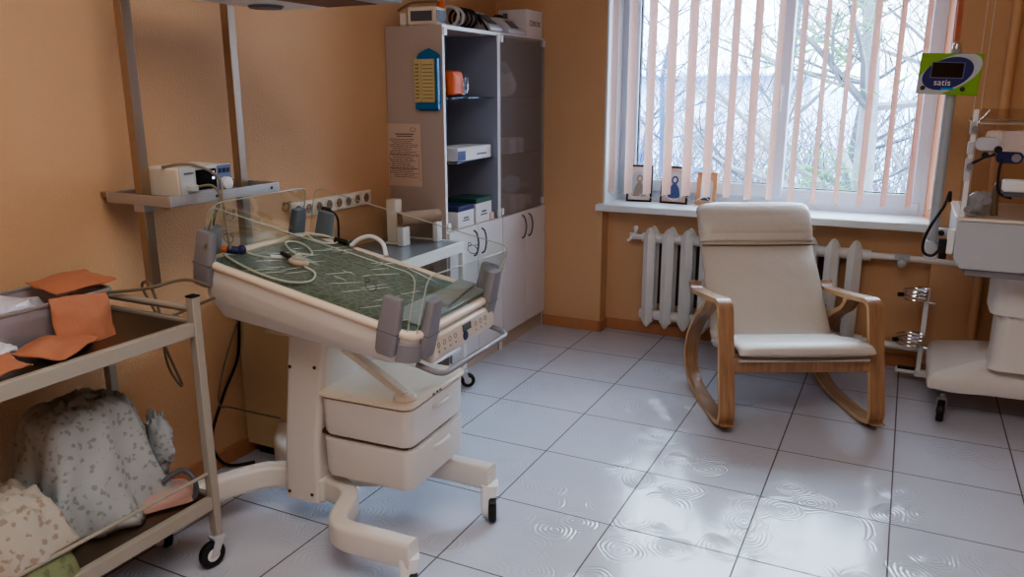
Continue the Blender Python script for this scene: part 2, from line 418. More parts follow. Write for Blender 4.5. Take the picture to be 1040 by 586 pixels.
# vertical blind
blind = thing('vertical_blind', 'peach vertical slat blind hanging open across the window', 'blind', (-.75,4.52,.86))
o0 = Vector(blind.location)
MB(Matrix.Translation(-o0)).bb(-1.6, .16, 4.495, 4.545, 2.255, 2.295).build('head_rail', M['white'], blind, bevel=.004)
for k in range(16):
    x = -1.587+.1155*k; th = R(78+random.uniform(-5,5)); d = Vector((math.cos(th), math.sin(th), 0)); nrm = Vector((-d.y, d.x, 0))
    s = MB(Matrix.Translation(-o0)); zb = .868+random.uniform(-.004,.004); L_ = []
    for z in (zb, 2.255):
        row = []
        for side in (1,-1):
            for i in range(7):
                u = (i/6-.5)*side; row.append(Vector((x, 4.52, z))+d*(u*.098)+nrm*((.25-u*u)*.045+side*.0006))
        L_.append(row)
    s.loft(L_); s.build('slat', M['slat'], blind)
ch = MB(Matrix.Translation(-o0))
for k in range(15):
    x = -1.587+.1155*k
    ch.tube(spline([(x,4.475,.885),(x+.058,4.472,.848),(x+.1155,4.475,.885)],6), .0016, 5)
ch.build('chain', M['white'], blind)
cd = MB(Matrix.Translation(-o0))
for x in (.262,.292): cd.tube([(x,4.44,2.28),(x,4.44,.72)], .0022, 5)
cd.tube(spline([(.262,4.44,.72),(.277,4.44,.69),(.292,4.44,.72)],6), .0022, 5)
cd.bb(.10,.3,4.435,4.445,2.272,2.282); cd.build('control_cord', M['socket'], blind)

# ------------------------------------------------------------------ radiator
rad = thing('radiator', 'white cast iron ribbed radiator under the window sill', 'radiator', (-.75,4.49,.09))
o0 = Vector(rad.location)
def rsec():
    s = MB()
    for yy in (-.045, .045):
        prof = [(.0,-.305),(.014,-.292),(.031,-.258),(.032,0),(.032,.258),(.014,.294),(0,.305)]
        loops = []
        for i in range(12):
            q = 2*PI*i/12; k_ = 1/(abs(math.cos(q))+abs(math.sin(q)))*1.12; loops.append([(x*math.cos(q)*k_, yy+x*.95*math.sin(q)*k_, z) for x, z in prof])
        s.loft([[l[j] for l in loops] for j in range(len(prof))])
    for z in (-.235,.235): s.cyl((-.0555,0,z),(.0555,0,z),.03,n=14)
    s.box((0,0,0),(.012,.08,.5))
    return s
first = None
for k in range(11):
    x = -1.305+.1113*k
    if first is None:
        first = rsec().build('section', M['radw'], rad); first.location = (x-o0.x, 0, .29)
    else:
        c = first.copy(); C.objects.link(c); c.location.x = x-o0.x
b = MB(Matrix.Translation(-o0)); b.bb(-1.28,-.3,4.555,4.573,.2,.58); b.build('back_shadow_plate', mat('painted radiator shade', (84,62,56), .8), rad)  # dark plate painted in as the shade behind the sections
v = MB(Matrix.Translation(-o0)); v.cyl((-1.42,4.49,.615),(-1.35,4.49,.615),.016); v.cyl((-1.405,4.49,.615),(-1.405,4.49,.66),.009); v.ball((-1.405,4.49,.668),.014); v.box((-1.425,4.49,.618),(.03,.01,.035)); v.cyl((-1.41,4.49,.625),(-1.445,4.46,.59),.008)
v.build('air_valve', M['white'], rad)
p = MB(Matrix.Translation(-o0)); p.cyl((-.15,4.49,.615),(.0,4.49,.615),.017)
p.cyl((-.14,4.49,.615),(-.115,4.49,.615),.028,n=12); p.cyl((.03,4.49,.615),(.385,4.44,.615),.016)
p.build('pipe', M['radw'], rad); p = MB(Matrix.Translation(-o0)); p.cyl((-.14,4.49,.145),(.385,4.44,.145),.018); p.cyl((-.14,4.49,.145),(-.115,4.49,.145),.028,n=12); p.build('pipe', M['radw'], rad)
vv = MB(Matrix.Translation(-o0)); vv.cyl((-.0,4.49,.615),(.07,4.48,.615),.021,n=6); vv.cyl((.035,4.485,.615),(.035,4.43,.60),.013); vv.ball((.035,4.425,.598),(.024,.016,.024)); vv.build('valve', M['lgrey'], rad)
pp = MB(); pp.cyl((.385,4.435,0),(.385,4.435,ZC),.021); tag(rebase(pp.build('riser_pipe', mat('peach painted pipe', (222,178,136), .4), None)), 'peach painted vertical heating pipe beside the incubator', 'pipe')

# ------------------------------------------------------------------ window sill icons (plain stand-in pictures)
def icon(xc, y, w, h, frame, inner, fig, lab, yaw=0, figure=True):
    t = thing('framed_picture', lab, 'picture', (xc, y, .805), yaw, 'pictures on the window sill')
    tilt = Matrix.Rotation(R(-9), 4, 'X')
    f = MB(tilt); q = .011
    f.bb(-w/2,w/2,-.008,.008,0,q); f.bb(-w/2,w/2,-.008,.008,h-q,h); f.bb(-w/2,-w/2+q,-.008,.008,q,h-q); f.bb(w/2-q,w/2,-.008,.008,q,h-q)
    f.build('frame', frame, t, bevel=.002)
    MB(tilt).bb(-w/2+q,w/2-q,-.002,.006,q,h-q).build('mount', inner, t)
    g = MB(tilt); hw = w*.30; hh = h*.40
    g.prism([(-hw,h*.14),(hw,h*.14),(hw,h*.66)]+[(hw*math.cos(R(a)), h*.66+hw*.8*math.sin(R(a))) for a in range(15,180,15)]+[(-hw,h*.66)], -.0045, -.002, 'Y')
    g.build('picture', M['silver'] if fig[2] > 100 else M['lgrey'], t)
    if figure:
        a = MB(tilt); a.prism([(-hw*.8,h*.15),(hw*.8,h*.15),(hw*.55,h*.42),(hw*.15,h*.55),(-hw*.15,h*.55),(-hw*.55,h*.42)], -.0065, -.0045, 'Y')
        a.prism([(hw*.42*math.cos(R(q_)), h*.63+hw*.5*math.sin(R(q_))) for q_ in range(0,360,24)], -.0065, -.0045, 'Y')
        a.build('printed_shape', mat('picture shape', fig, .6, noise_amt=.35, nscale=70), t)
        MB(tilt).prism([(hw*.2*math.cos(R(q_)), h*.63+hw*.26*math.sin(R(q_))) for q_ in range(0,360,24)], -.0075, -.0065, 'Y').build('printed_spot', M['paper'], t)
    return t
icon(-1.44, 4.635, .155, .222, M['black'], mat('cream mount', (226,206,190), .7), (160,140,128), 'black framed picture with pale cream print, first from the window corner', R(5))
icon(-1.225, 4.635, .17, .222, M['black'], mat('rosy mount', (206,176,164), .7), (66,82,128), 'black framed picture with blue patch, middle of three on the sill', R(-4))
icon(-1.035, 4.635, .118, .195, mat('light wood frame', (196,146,104), .5), mat('wood mount', (206,160,116), .7), (48,64,92), 'small light wood framed picture with dark blue oval print on the sill', R(-3))

# ------------------------------------------------------------------ cabinets
CX0, CXF, CZ, CMID = -2.325, -1.985, 1.762, .775
def cabinet(y0, y1, lab, glass=True):
    t = thing('glass_front_cabinet', lab, 'cabinet', (CX0, y0, 0), 0, 'glass front cabinets')
    T = Matrix.Translation((-CX0, -y0, 0)); th = .018
    s = MB(T)
    s.bb(CX0,CXF-.02,y0,y0+th,0,CZ); s.build('side_panel', M['cabside'], t)
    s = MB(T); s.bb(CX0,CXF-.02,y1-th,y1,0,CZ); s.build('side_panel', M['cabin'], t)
    s = MB(T); s.bb(CX0,CXF-.02,y0+th,y1-th,CZ-th,CZ); s.build('top_panel', M['cabside'], t)
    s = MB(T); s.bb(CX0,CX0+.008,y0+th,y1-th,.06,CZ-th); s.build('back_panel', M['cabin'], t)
    s = MB(T); s.bb(CX0+.008,CXF-.021,y0+th,y1-th,CMID-.018,CMID); s.build('middle_panel', M['cabside'], t)
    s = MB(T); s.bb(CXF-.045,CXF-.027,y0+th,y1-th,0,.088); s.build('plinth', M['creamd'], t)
    e = MB(T); e.bb(CXF-.02,CXF-.017,y0,y0+th,0,CZ); e.bb(CXF-.02,CXF-.017,y1-th,y1,0,CZ); e.bb(CXF-.02,CXF-.017,y0+th,y1-th,CZ-th,CZ)
    e.build('edge_banding', M['white'], t)
    for z in (1.11,1.43):
        MB(T).bb(CX0+.01,CXF-.04,y0+th,y1-th,z-.005,z).build('glass_shelf', M['glass'], t)
    if glass:
        hx_ = Vector((CXF-.014-CX0, .004, 0)); g = MB(Matrix.Translation((0,0,0))).bb(-.002,.002,0,y1-y0-.008,CMID+.006,CZ-.008).build('glass_door', M['sheenglass'], t); g.location = hx_; g.rotation_euler = (0,0,0)
    else: g = t
    for z in (CZ-.03, CMID+.03):
        for ya in (y0+.004, y1-.03): MB(T).bb(CXF-.018,CXF-.008,ya,ya+.026,z-.018,z+.018).build('hinge_clip', M['white'], t)
    ym = (y0+y1)/2
    for k, (a, b2) in enumerate(((y0+.002, ym-.0015), (ym+.0015, y1-.002))):
        dd = MB(T).bb(CXF-.017,CXF,a,b2,.095,CMID).build('door', M['cabdoor'], t, bevel=.0015)
        yy = b2-.042 if k == 0 else a+.042
        MB(T).tube(spline([(CXF,yy,.755),(CXF+.018,yy,.74),(CXF+.028,yy,.69),(CXF+.018,yy,.635),(CXF,yy,.62)],6), .0048, 8).build('handle', M['greyd'], dd)
    return t
cabinet(3.30, 3.878, 'tall grey cabinet with open dark shelves, notice and blue wallet on its side', False)
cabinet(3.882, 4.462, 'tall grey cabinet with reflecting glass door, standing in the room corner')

# things fixed to the cabinet side
n = thing('printed_notice', 'printed notice sheet taped to the cabinet side under the blue holder', 'notice', (-2.235,3.2985,1.0))
MB().bb(-.098,.098,-.0008,.0008,0,.305).build('sheet', M['paper'], n)
ln = MB()
ln.bb(-.05,.06,-.0014,-.0008,.252,.258); ln.bb(-.04,.05,-.0014,-.0008,.242,.247); ln.torus((.055,-.001,.278),.014,.0012,'Y',16,4,1.3,.6)
zz = .228
for r_ in range(22):
    x0 = -.085+random.choice((0,0,.008,.02)); x1 = random.uniform(.03,.084)
    x = x0
    while x < x1:
        w_ = random.uniform(.008,.028); ln.bb(x,min(x+w_,x1),-.0013,-.0008,zz,zz+.0034); x += w_+.004
    zz -= .0088
ln.bb(-.088,.086,-.0013,-.0008,.155,.157); ln.bb(-.088,.086,-.0013,-.0008,.085,.087)
for a in ((-.088,-.0865),(.0845,.086)): ln.bb(a[0],a[1],-.0013,-.0008,.03,.157)
ln.build('printed_lines', mat('grey print', (128,112,106), .8), n)
h = thing('blue_document_holder', 'blue plastic wall holder with yellowed leaflets, hung on the cabinet side', 'holder', (-2.078,3.2985,1.375))
MB().prism([(-.062,0),(-.05,-.006),(.05,-.006),(.066,.01),(.066,.25),(.05,.262),(.005,.282),(-.045,.262),(-.062,.245)], -.012, -.002, 'Y').build('back_tray', M['blue'], h, bevel=.003)
bz = MB(); bz.bb(-.062,.066,-.034,-.012,0,.03); bz.bb(.052,.066,-.034,-.012,.03,.235); bz.build('pocket', M['blue'], h, bevel=.003)
for x0, x1, ddp in ((-.066,-.03,.03),(-.028,.044,.026)):
    MB().bb(x0,x1,-ddp,-.0125,.032,.232).build('leaflet', M['yellowish'], h, bevel=.001)
ll = MB()
for i in range(10): ll.bb(-.022,.036,-.0268,-.0262,.05+i*.017,.055+i*.017); ll.bb(-.06,-.038,-.0308,-.0302,.05+i*.017,.058+i*.017)
ll.build('printed_lines', mat('olive print', (150,134,92), .8), h)

# contents
def carton(c, d, m, lab, name='carton', cat='box', rz=0, group=None, extra=None):
    t = thing(name, lab, cat, c, rz, group); x, y, z = d
    MB().bb(-x/2,x/2,-y/2,y/2,0,z).build('box_body', m, t, bevel=.002)
    if extra: extra(t, d)
    return t
def lid(colm):
    def f(t, d):
        x, y, z = d; MB().bb(-x/2-.003,x/2+.003,-y/2-.003,y/2+.003,z-.02,z+.006).build('lid', colm, t, bevel=.003)
        s = MB(); s.bb(x/2,x/2+.001,-y*.2,y*.2,z*.3,z*.36); s.bb(x/2,x/2+.001,-y*.15,y*.15,z*.42,z*.5); s.build('printed_mark', M['greyd'], t)
    return f
def marks(colm):
    def f(t, d):
        x, y, z = d; s = MB(); s.bb(x/2,x/2+.001,-y*.5,-y*.28,z*.05,z*.75); s.bb(x/2,x/2+.001,y*.05,y*.35,z*.35,z*.45); s.build('printed_mark', colm, t)
    return f
carton((-2.12,3.66,1.112), (.17,.36,.068), M['boxw'], 'long flat white carton with blue corner on the glass shelf', extra=marks(M['deepblue']))
carton((-2.1,3.715,CMID+.001), (.17,.175,.125), M['boxw'], 'white carton with dark green lid on the lower cabinet shelf', extra=lid(M['green']))
carton((-2.1,3.52,CMID+.001), (.17,.165,.105), M['boxw'], 'white carton with navy lid beside the green lidded carton', extra=lid(M['navy']))
carton((-2.03,3.80,CMID+.001), (.04,.045,.04), M['paper'], 'tiny beige carton at the edge of the lower cabinet shelf')
t = thing('plastic_bag', 'bag with orange contents on the upper glass shelf', 'bag', (-2.12,3.56,1.432))
boxy = lambda p: (1/max(abs(p.x),abs(p.y),abs(p.z)))**.75
MB().ball((0,-.03,.066),(.07,.07,.064),20,14,f=lambda p: boxy(p)*(1+.06*noise.noise(p*3))).build('orange_content', M['orange'], t)
MB().ball((.0,.065,.055),(.06,.04,.05),20,14,f=lambda p: boxy(p)*(1+.08*noise.noise(p*4+Vector((3,1,2))))).build('clear_film', M['film'], t)
t = thing('crumpled_bag', 'clear crumpled bag behind the orange bag, against the cabinet side', 'bag', (-2.12,3.40,1.432))
MB().ball((0,0,.1),(.06,.055,.1),f=lambda p: 1+.35*noise.noise(p*4)).build('film', M['film'], t)
for i, (y, lab) in enumerate(((4.10,'white small carton behind glass, nearer the door seam'),(4.205,'white small carton behind glass, second from the seam'))):
    carton((-2.08,y,1.112), (.1,.09,.085), M['boxw'], lab, extra=marks(M['bluebag']))
t = thing('plastic_bag', 'light blue film bag on the upper shelf behind the glass door', 'bag', (-2.1,4.13,1.432))
MB().ball((0,0,.07),(.06,.1,.07),f=lambda p: 1+.3*noise.noise(p*3)).build('white_content', M['boxw'], t)
MB().ball((0,-.02,.14),(.04,.05,.05),f=lambda p: 1+.4*noise.noise(p*4)).build('blue_film', M['bluebag'], t)
for i, (y, w, z, lab) in enumerate(((4.09,.1,.1,'white labelled jar box behind the glass door, by the cabinet seam'),(4.2,.09,.09,'white labelled jar box behind the glass door, in the middle'))):
    carton((-2.07,y,CMID+.001), (.1,w,z), M['boxw'], lab, extra=marks(M['silver']))
t = thing('plastic_bag', 'heap of clear film packets lying on the white jar boxes', 'bag', (-2.08,4.14,CMID+.102))
MB().ball((0,0,.05),(.06,.12,.05),f=lambda p: 1+.35*noise.noise(p*5)).build('film', M['bluebag'], t)
for y, lab in ((4.30,'clear glass bottle with pale label beside the jar boxes'),(4.37,'clear glass bottle with pale label nearest the room corner')):
    t = thing('bottle', lab, 'bottle', (-2.07,y,CMID+.001), 0, 'bottles behind the glass door')
    MB().lathe([(.026,0),(.028,.01),(.028,.085),(.012,.11),(.012,.125)]).build('glass_body', M['film'], t); MB().lathe([(.029,.02),(.029,.07)]).build('paper_label', M['boxw'], t)
    MB().lathe([(.014,.12),(.014,.14)]).build('cap', M['lgrey'], t)

# on top of the cabinets
zt = CZ+.001
t = thing('medical_device', 'white boxy device with orange knob on top of the near cabinet', 'device', (-2.13,3.38,zt), R(8))
MB().bb(-.08,.07,-.06,.07,0,.085).build('housing', M['socket'], t, bevel=.008)
MB().bb(-.12,-.085,-.06,.0,0,.06).build('side_jar', M['cream'], t, bevel=.005)
MB().tube(spline([(-.13,-.05,.07),(-.06,-.06,.1),(.0,-.05,.105),(.05,.0,.11)]),.006).build('hose', M['tubeb'], t)
MB().lathe([(.018,0),(.02,.01),(.016,.03),(.004,.034)],(.05,.05,.085),12).build('knob', M['orange'], t)
fce = MB(); fce.bb(.071,.073,-.05,.05,.015,.07); fce.bb(-.06,.05,-.063,-.061,.02,.065); fce.build('panel', M['greyd'], t)
t = thing('cable_coil', 'coiled grey and black hose on top of the near cabinet', 'coil', (-2.08,3.60,zt))
for k in range(5):
    s = MB(); s.torus((.0,-.1+.045*k,.052),.045,.0075,'Y',22,8,1.15,1); s.build('hose_loop', M['lgrey'] if k < 2 else M['black'], t)
s = MB(); s.tube(spline([(.05,.09,.03),(.02,.14,.07),(.04,.17,.02)]),.006); s.build('hose_end', M['black'], t)
t = thing('display_device', 'grey device with sloping display panel in the middle of the cabinet tops', 'device', (-2.08,3.83,zt))
MB().prism([(-.07,0),(.09,0),(.09,.02),(-.02,.1),(-.07,.1)],-.07,.07,'Y').build('housing', M['lgrey'], t, bevel=.006)
MB(Matrix.Translation((.036,0,.063)) @ Matrix.Rotation(R(36),4,'Y')).bb(-.04,.04,-.045,.045,-.001,.003).build('display', M['greyd'], t)
MB().tube(spline([(-.02,-.07,.09),(.03,-.085,.07),(.08,-.08,.0)]),.006).build('cord', M['black'], t)
t = thing('tabletop_monitor', 'grey sloping monitor with round black knob beside the white carton', 'device', (-2.06,4.08,zt))
MB().prism([(-.06,0),(.075,0),(.075,.018),(.0,.085),(-.06,.085)],-.12,.1,'Y').build('housing', M['lgrey'], t, bevel=.006)
MB(Matrix.Translation((.04,-.01,.052)) @ Matrix.Rotation(R(41),4,'Y')).bb(-.028,.028,-.05,.04,-.001,.003).build('display', M['greyd'], t)
MB().lathe([(.028,0),(.028,.012),(.02,.018)],(-.03,-.04,.085),14).build('knob', M['black'], t)
t = thing('carton', 'white carton with boxed dark print on top of the cabinet by the corner', 'box', (-2.1,4.35,zt))
MB().bb(-.09,.09,-.115,.1,0,.148).build('box_body', M['boxw'], t, bevel=.002)
s = MB()
for i, (a, w) in enumerate(((-.07,.03),(-.03,.022),(-.002,.022),(.026,.022),(.054,.022))):
    x = .0905
    if i in (0,):
        s.bb(x,x+.001,a,a+w,.06,.064); s.bb(x,x+.001,a,a+w,.086,.09); s.bb(x,x+.001,a,a+.004,.064,.086); s.bb(x,x+.001,a+w-.004,a+w,.064,.086)
    else:
        s.bb(x,x+.001,a,a+.005,.062,.088); s.bb(x,x+.001,a+.005,a+w-.004,.083,.088); s.bb(x,x+.001,a+w-.006,a+w,.062,.083) if i % 2 else s.bb(x,x+.001,a+.005,a+w-.004,.062,.067)
s.build('printed_mark', mat('print grey', (110,112,120), .7), t); MB().bb(-.06,-.03,-.1165,-.115,.09,.13).build('printed_mark', mat('print grey', (110,112,120), .7), t)

# ------------------------------------------------------------------ white wheeled table, low cabinet, roll, dispenser
def caster(parent, p, r=.035, ang=0, fork=None, w=.022, hub=None, zt=.1):
    rot = Matrix.Translation(p) @ Matrix.Rotation(ang, 4, 'Z')
    s = MB(rot); off = r*.55
    s.cyl((0,0,r*2+.004),(0,0,zt),.011,n=10); s.box((0,0,r*2+.008),(.04,.036,.008))
    for sd in (-1,1):
        s.prism([(-.016,r*2+.006),(.016,r*2+.006),(off+.012,r-.004),(off-.012,r-.006)], sd*(w/2+.004)-.002, sd*(w/2+.004)+.002, 'Y')
    f = s.build('caster', fork or M['lgrey'], parent)
    ry = Matrix.Rotation(R(90),3,'X')
    wv = MB(rot); wv.lathe([(r*.72,-w/2),(r*.93,-w/2),(r,-w*.28),(r,w*.28),(r*.93,w/2),(r*.72,w/2)],(off,0,r),22,ry); wv.build('tyre', M['black'], f)
    hb = MB(rot); hb.lathe([(.004,-w/2-.003),(r*.3,-w/2-.002),(r*.72,-w/2+.002),(r*.72,w/2-.002),(r*.3,w/2+.002),(.004,w/2+.003)],(off,0,r),18,ry); hb.build('wheel_hub', hub or M['lgrey'], f)
    return f
t = thing('wheeled_table', 'white framed wheeled table with grey top beside the tall cabinet', 'table', (-2.1,3.0,0))
o0 = Vector(t.location); T = Matrix.Translation(-o0)
MB(T).bb(-2.31,-1.905,2.73,3.262,.725,.745).build('tabletop', M['tabletop'], t, bevel=.003)
fr = MB(T); fr.bb(-1.905,-1.885,2.72,3.27,.70,.75); fr.bb(-2.315,-1.905,2.712,2.73,.70,.75); fr.bb(-2.315,-1.905,3.262,3.278,.70,.75); fr.build('frame', M['white'], t, bevel=.003)
for x in (-2.3,-1.895):
    for y in (2.725,3.26): MB(T).bb(x-.013,x+.013,y-.013,y+.013,.1,.70).build('leg', M['white'], t, bevel=.003)
MB(T).bb(-2.30,-1.9,2.73,3.255,.2,.215).build('lower_shelf', M['white'], t, bevel=.003)
for x in (-2.3,-1.895):
    for y in (2.725,3.26): caster(t, (x-o0.x,y-o0.y,0), .037, R(35))
d = thing('paper_dispenser', 'narrow white upright dispenser standing on the grey table top', 'dispenser', (-2.17,3.10,.746))
MB().bb(-.028,.028,-.028,.028,.012,.215).build('tube_body', M['socket'], d, bevel=.006); MB().bb(-.036,.036,-.034,.034,0,.012).build('base', M['white'], d, bevel=.003)
pr_ = thing('paper_roll', 'brown paper roll lying between the dispenser and the cabinet', 'roll', (-2.07,3.13,.746))
ry = (Vector((-.06,.10,0))).normalized()
s = MB(Matrix.Translation((0,0,.125))); s.tube([(-.05,-.06,0),(.05,.13,0)], .034, 18); s.build('roll_body', M['kraftroll'], pr_)
MB().bb(-.055,-.02,-.08,-.02,0,.09).build('stand', M['white'], pr_, bevel=.004); MB().bb(.035,.065,.09,.135,0,.10).build('stand', M['white'], pr_, bevel=.004)
lc = thing('low_cabinet', 'low beige cabinet against the orange wall behind the warmer column', 'cabinet', (-2.32,2.21,0))
MB().bb(0,.36,0,.018,.05,.70).build('side_panel', mat('beige laminate', (214,190,150), .5), lc); MB().bb(0,.36,.46,.478,.05,.70).build('side_panel', M['cabside'], lc)
MB().bb(-.004,.37,-.004,.482,.70,.72).build('top_panel', M['cabside'], lc, bevel=.002); MB().bb(.03,.33,.03,.45,0,.05).build('plinth', M['gasket'], lc)
MB().bb(0,.01,.018,.46,.05,.70).build('back_panel', M['cabside'], lc)
dd = MB().bb(.342,.36,.02,.458,.055,.695).build('door', M['cabdoor'], lc, bevel=.002); MB().tube(spline([(.36,.42,.6),(.385,.42,.56),(.36,.42,.5)]),.005).build('handle', M['greyd'], dd)

# sockets on the left wall
t = thing('socket_panel', 'white strip of wall sockets on the orange wall above the bed', 'socket', (XL,2.83,.93))
MB().bb(0,.018,-.275,.285,0,.068).build('backplate', M['socket'], t, bevel=.004)
for k in range(8):
    y = -.24+.069*k
    s = MB(); s.lathe([(.029,0),(.027,.004),(.022,.005),(.022,-.006)],(.018,y,.034),18,Matrix.Rotation(R(90),3,'Y')); w = s.build('socket', M['socket'], t)
    q = MB(); q.lathe([(.021,0),(.021,.0015)],(.0185,y,.034),16,Matrix.Rotation(R(90),3,'Y')); q.build('socket_well', M['sockd'], w)
    q = MB()
    for dy in (-.009,.009): q.cyl((.0195,y+dy,.034),(.021,y+dy,.034),.0032,n=8)
    q.build('contact_hole', M['black'], w)
t = thing('power_plug', 'black power plug in the socket strip above the bed clamps', 'plug', (XL+.0405,2.73,.95))
MB().cyl((0,0,0),(.035,0,0),.016,.012,12).build('plug_body', M['black'], t); MB().tube(spline([(.035,0,0),(.06,.01,-.02),(.055,.03,-.07),(.03,.05,-.2)]),.005,8).build('cord', M['black'], t)

# ------------------------------------------------------------------ wall rails with shelf, monitor, radiant heater
t = thing('wall_rail_stand', 'two steel wall posts carrying a steel shelf above the warmer', 'stand', (-2.14,1.88,.84))
o0 = Vector(t.location); T = Matrix.Translation(-o0)
for y in (1.70,2.115):
    MB(T).bb(-2.156,-2.124,y-.018,y+.018,.84,2.62).build('post', M['steelp'], t, bevel=.003)
    for zb in (1.1245,2.5): MB(T).bb(-2.33,-2.156,y-.012,y+.012,zb,zb+.018).build('wall_bracket', M['steelp'], t, bevel=.002)
sh_ = MB(T); sh_.bb(-2.285,-1.995,1.675,2.15,1.118,1.124)
for a in ((-2.285,-2.279,1.675,2.15),(-2.001,-1.995,1.675,2.15),(-2.279,-2.001,1.675,1.681),(-2.279,-2.001,2.144,2.15)): sh_.bb(*a,1.112,1.145)
sh_.build('shelf', M['steel'], t, bevel=.002)
s = MB(T)
for y in (1.70,2.115): MB(T).bb(-2.162,-2.118,y-.024,y+.024,1.09,1.112).build('shelf_clamp', M['steel'], t, bevel=.002)
sc_ = MB(T)
for y in (1.86,2.11): sc_.cyl((-1.995,y,1.128),(-1.993,y,1.128),.005)
sc_.build('screw', M['black'], t)
t = thing('bedside_monitor', 'white monitor with black display and dial on the steel shelf', 'monitor', (-2.11,1.845,1.1255))
MB().bb(-.09,.075,-.095,.115,.004,.098).build('housing', M['socket'], t, bevel=.006)
MB().bb(.075,.083,-.095,.115,.004,.1).build('front_panel', M['lgrey'], t, bevel=.003)
MB().bb(.0832,.085,-.035,.048,.024,.088).build('display', M['blackg'], t)
q = MB(); q.bb(.0852,.0856,.03,.04,.07,.08); q.bb(.0852,.0856,.03,.04,.054,.062); q.build('lit_symbol', mat('lit symbol', (220,220,255), .5, emit=(220,225,255), estr=1), t)
MB().bb(.0832,.0845,.054,.113,.008,.096).build('dial_plate', mat('blue grey plate', (108,124,160), .45), t)
MB().lathe([(.022,0),(.021,.016),(.012,.019)],(.0845,.083,.036),20,Matrix.Rotation(R(90),3,'Y')).build('dial', M['white'], t)
q = MB()
for k in range(3): q.bb(.0845,.0875,.06+.017*k,.07+.017*k,.072,.086)
q.build('button', M['navy'], t)
MB().box((.092,-.06,.034),(.026,.03,.02)).build('plug_socket', M['lgrey'], t, bevel=.003)
MB().bb(.085,.0855,-.082,-.045,.078,.083).build('printed_mark', M['greyd'], t)

t = thing('radiant_heater', 'grey overhead radiant heater head on the steel wall posts', 'heater', (-1.66,1.93,1.728))
MB().loft([[(x,y,z) for x,y in rrect(hx,hy,.06,5)] for hx,hy,z in ((.27,.20,0),(.285,.215,.02),(.285,.215,.07),(.2,.15,.12))]).build('housing', M['lgrey'], t)
for x0,x1,m_ in ((-.245,-.04,M['white']),(-.035,.16,M['maroon']),(.165,.25,M['silver'])):
    MB().bb(x0,x1,-.17,.17,-.014,.0).build('reflector', m_, t, bevel=.004)
MB().lathe([(.05,-.008),(.055,0)],(-.17,.04,-.014),20).build('lamp', M['greyd'], t)
MB().bb(-.46,-.26,-.25,.16,.04,.075).build('mount_arm', M['steel'], t, bevel=.003)

# ------------------------------------------------------------------ infant warmer
WH, WC = .05, (-1.573, 1.99, 0)
w_ = thing('infant_warmer', 'cream infant warming bed with clear side panels, drawers and wheeled base', 'hospital bed', WC, WH)
MBd = Matrix.Translation((0,.012,.868)) @ Matrix.Rotation(.206, 4, 'Y')
HX, HY = .395, .267
# tub
def lp(hx, hy, r, zh, zf, cx=0): return [(x, y, zh+(zf-zh)*(x+HX)/(2*HX)) for x, y in rrect(hx, hy, r, 6, cx)]
MB(MBd).loft([lp(HX-.004,HY-.004,.05,-.012,-.012), lp(HX-.002,HY-.002,.05,-.05,-.045), lp(HX-.014,HY-.010,.05,-.12,-.085), lp(HX-.05,HY-.04,.05,-.185,-.112), lp(HX-.10,HY-.10,.05,-.205,-.122)]).build('tub', M['cream'], w_)
rim = MB(MBd); pts = [(x,y,-.004) for x,y in rrect(HX-.006,HY-.006,.045,8)]; rim.tube(pts,.0135,10,closed=True); rim.build('rim', mat('pale cream rim', (238,222,202), .32), w_)
# mattress with wrinkled film
ms = MB(MBd); nx, ny = 56, 50; vs = []; fs = []
for i in range(nx+1):
    for j in range(ny+1):
        x = -HX+.018+(2*HX-.036)*i/nx; y = -HY+.018+(2*HY-.03)*j/ny
        e = min(i, nx-i, j, ny-j)/4; e = min(1, e)
        z = -.006+.016*math.sqrt(e)+.004*noise.noise(Vector((x*9,y*14,0)))+.003*abs(noise.noise(Vector((x*22+y*14,y*34,2))))
        vs.append((x,y,z))
for i in range(nx):
    for j in range(ny):
        a = i*(ny+1)+j; fs.append((a,a+ny+1,a+ny+2,a+1))
ms.add(vs, fs); mt = ms.build('mattress', M['mattress'], w_)
# glints on the film creases, painted as thin white tubes
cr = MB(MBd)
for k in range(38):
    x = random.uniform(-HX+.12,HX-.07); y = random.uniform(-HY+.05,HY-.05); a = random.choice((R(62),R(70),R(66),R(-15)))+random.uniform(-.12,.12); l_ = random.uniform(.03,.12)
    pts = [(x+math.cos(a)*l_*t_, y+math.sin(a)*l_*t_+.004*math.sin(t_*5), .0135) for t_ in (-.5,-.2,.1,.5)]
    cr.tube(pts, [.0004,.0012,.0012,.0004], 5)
cr.build('film_crease_glint', mat('painted film glint', (232,240,234), .2), mt)
# grey folded towel at the foot
tw = MB(MBd); tw.strip(spline([(.335,-.02,.02),(.315,.1,.021),(.295,.24,.02)],6), .06, .01, (1,.1,0)); tw2 = tag(tw.build('folded_towel', M['towel']), 'grey folded towel strip lying across the foot of the warmer mattress', 'towel')
tw2.matrix_world = Matrix.Translation(WC) @ Matrix.Rotation(WH,4,'Z')
fm = MB(MBd); fm.bb(.262,.372,-.2,.235,.008,.0145); fm.build('foot_mat', mat('grey foot mat', (150,162,160), .3, coat=.6), w_, bevel=.003)
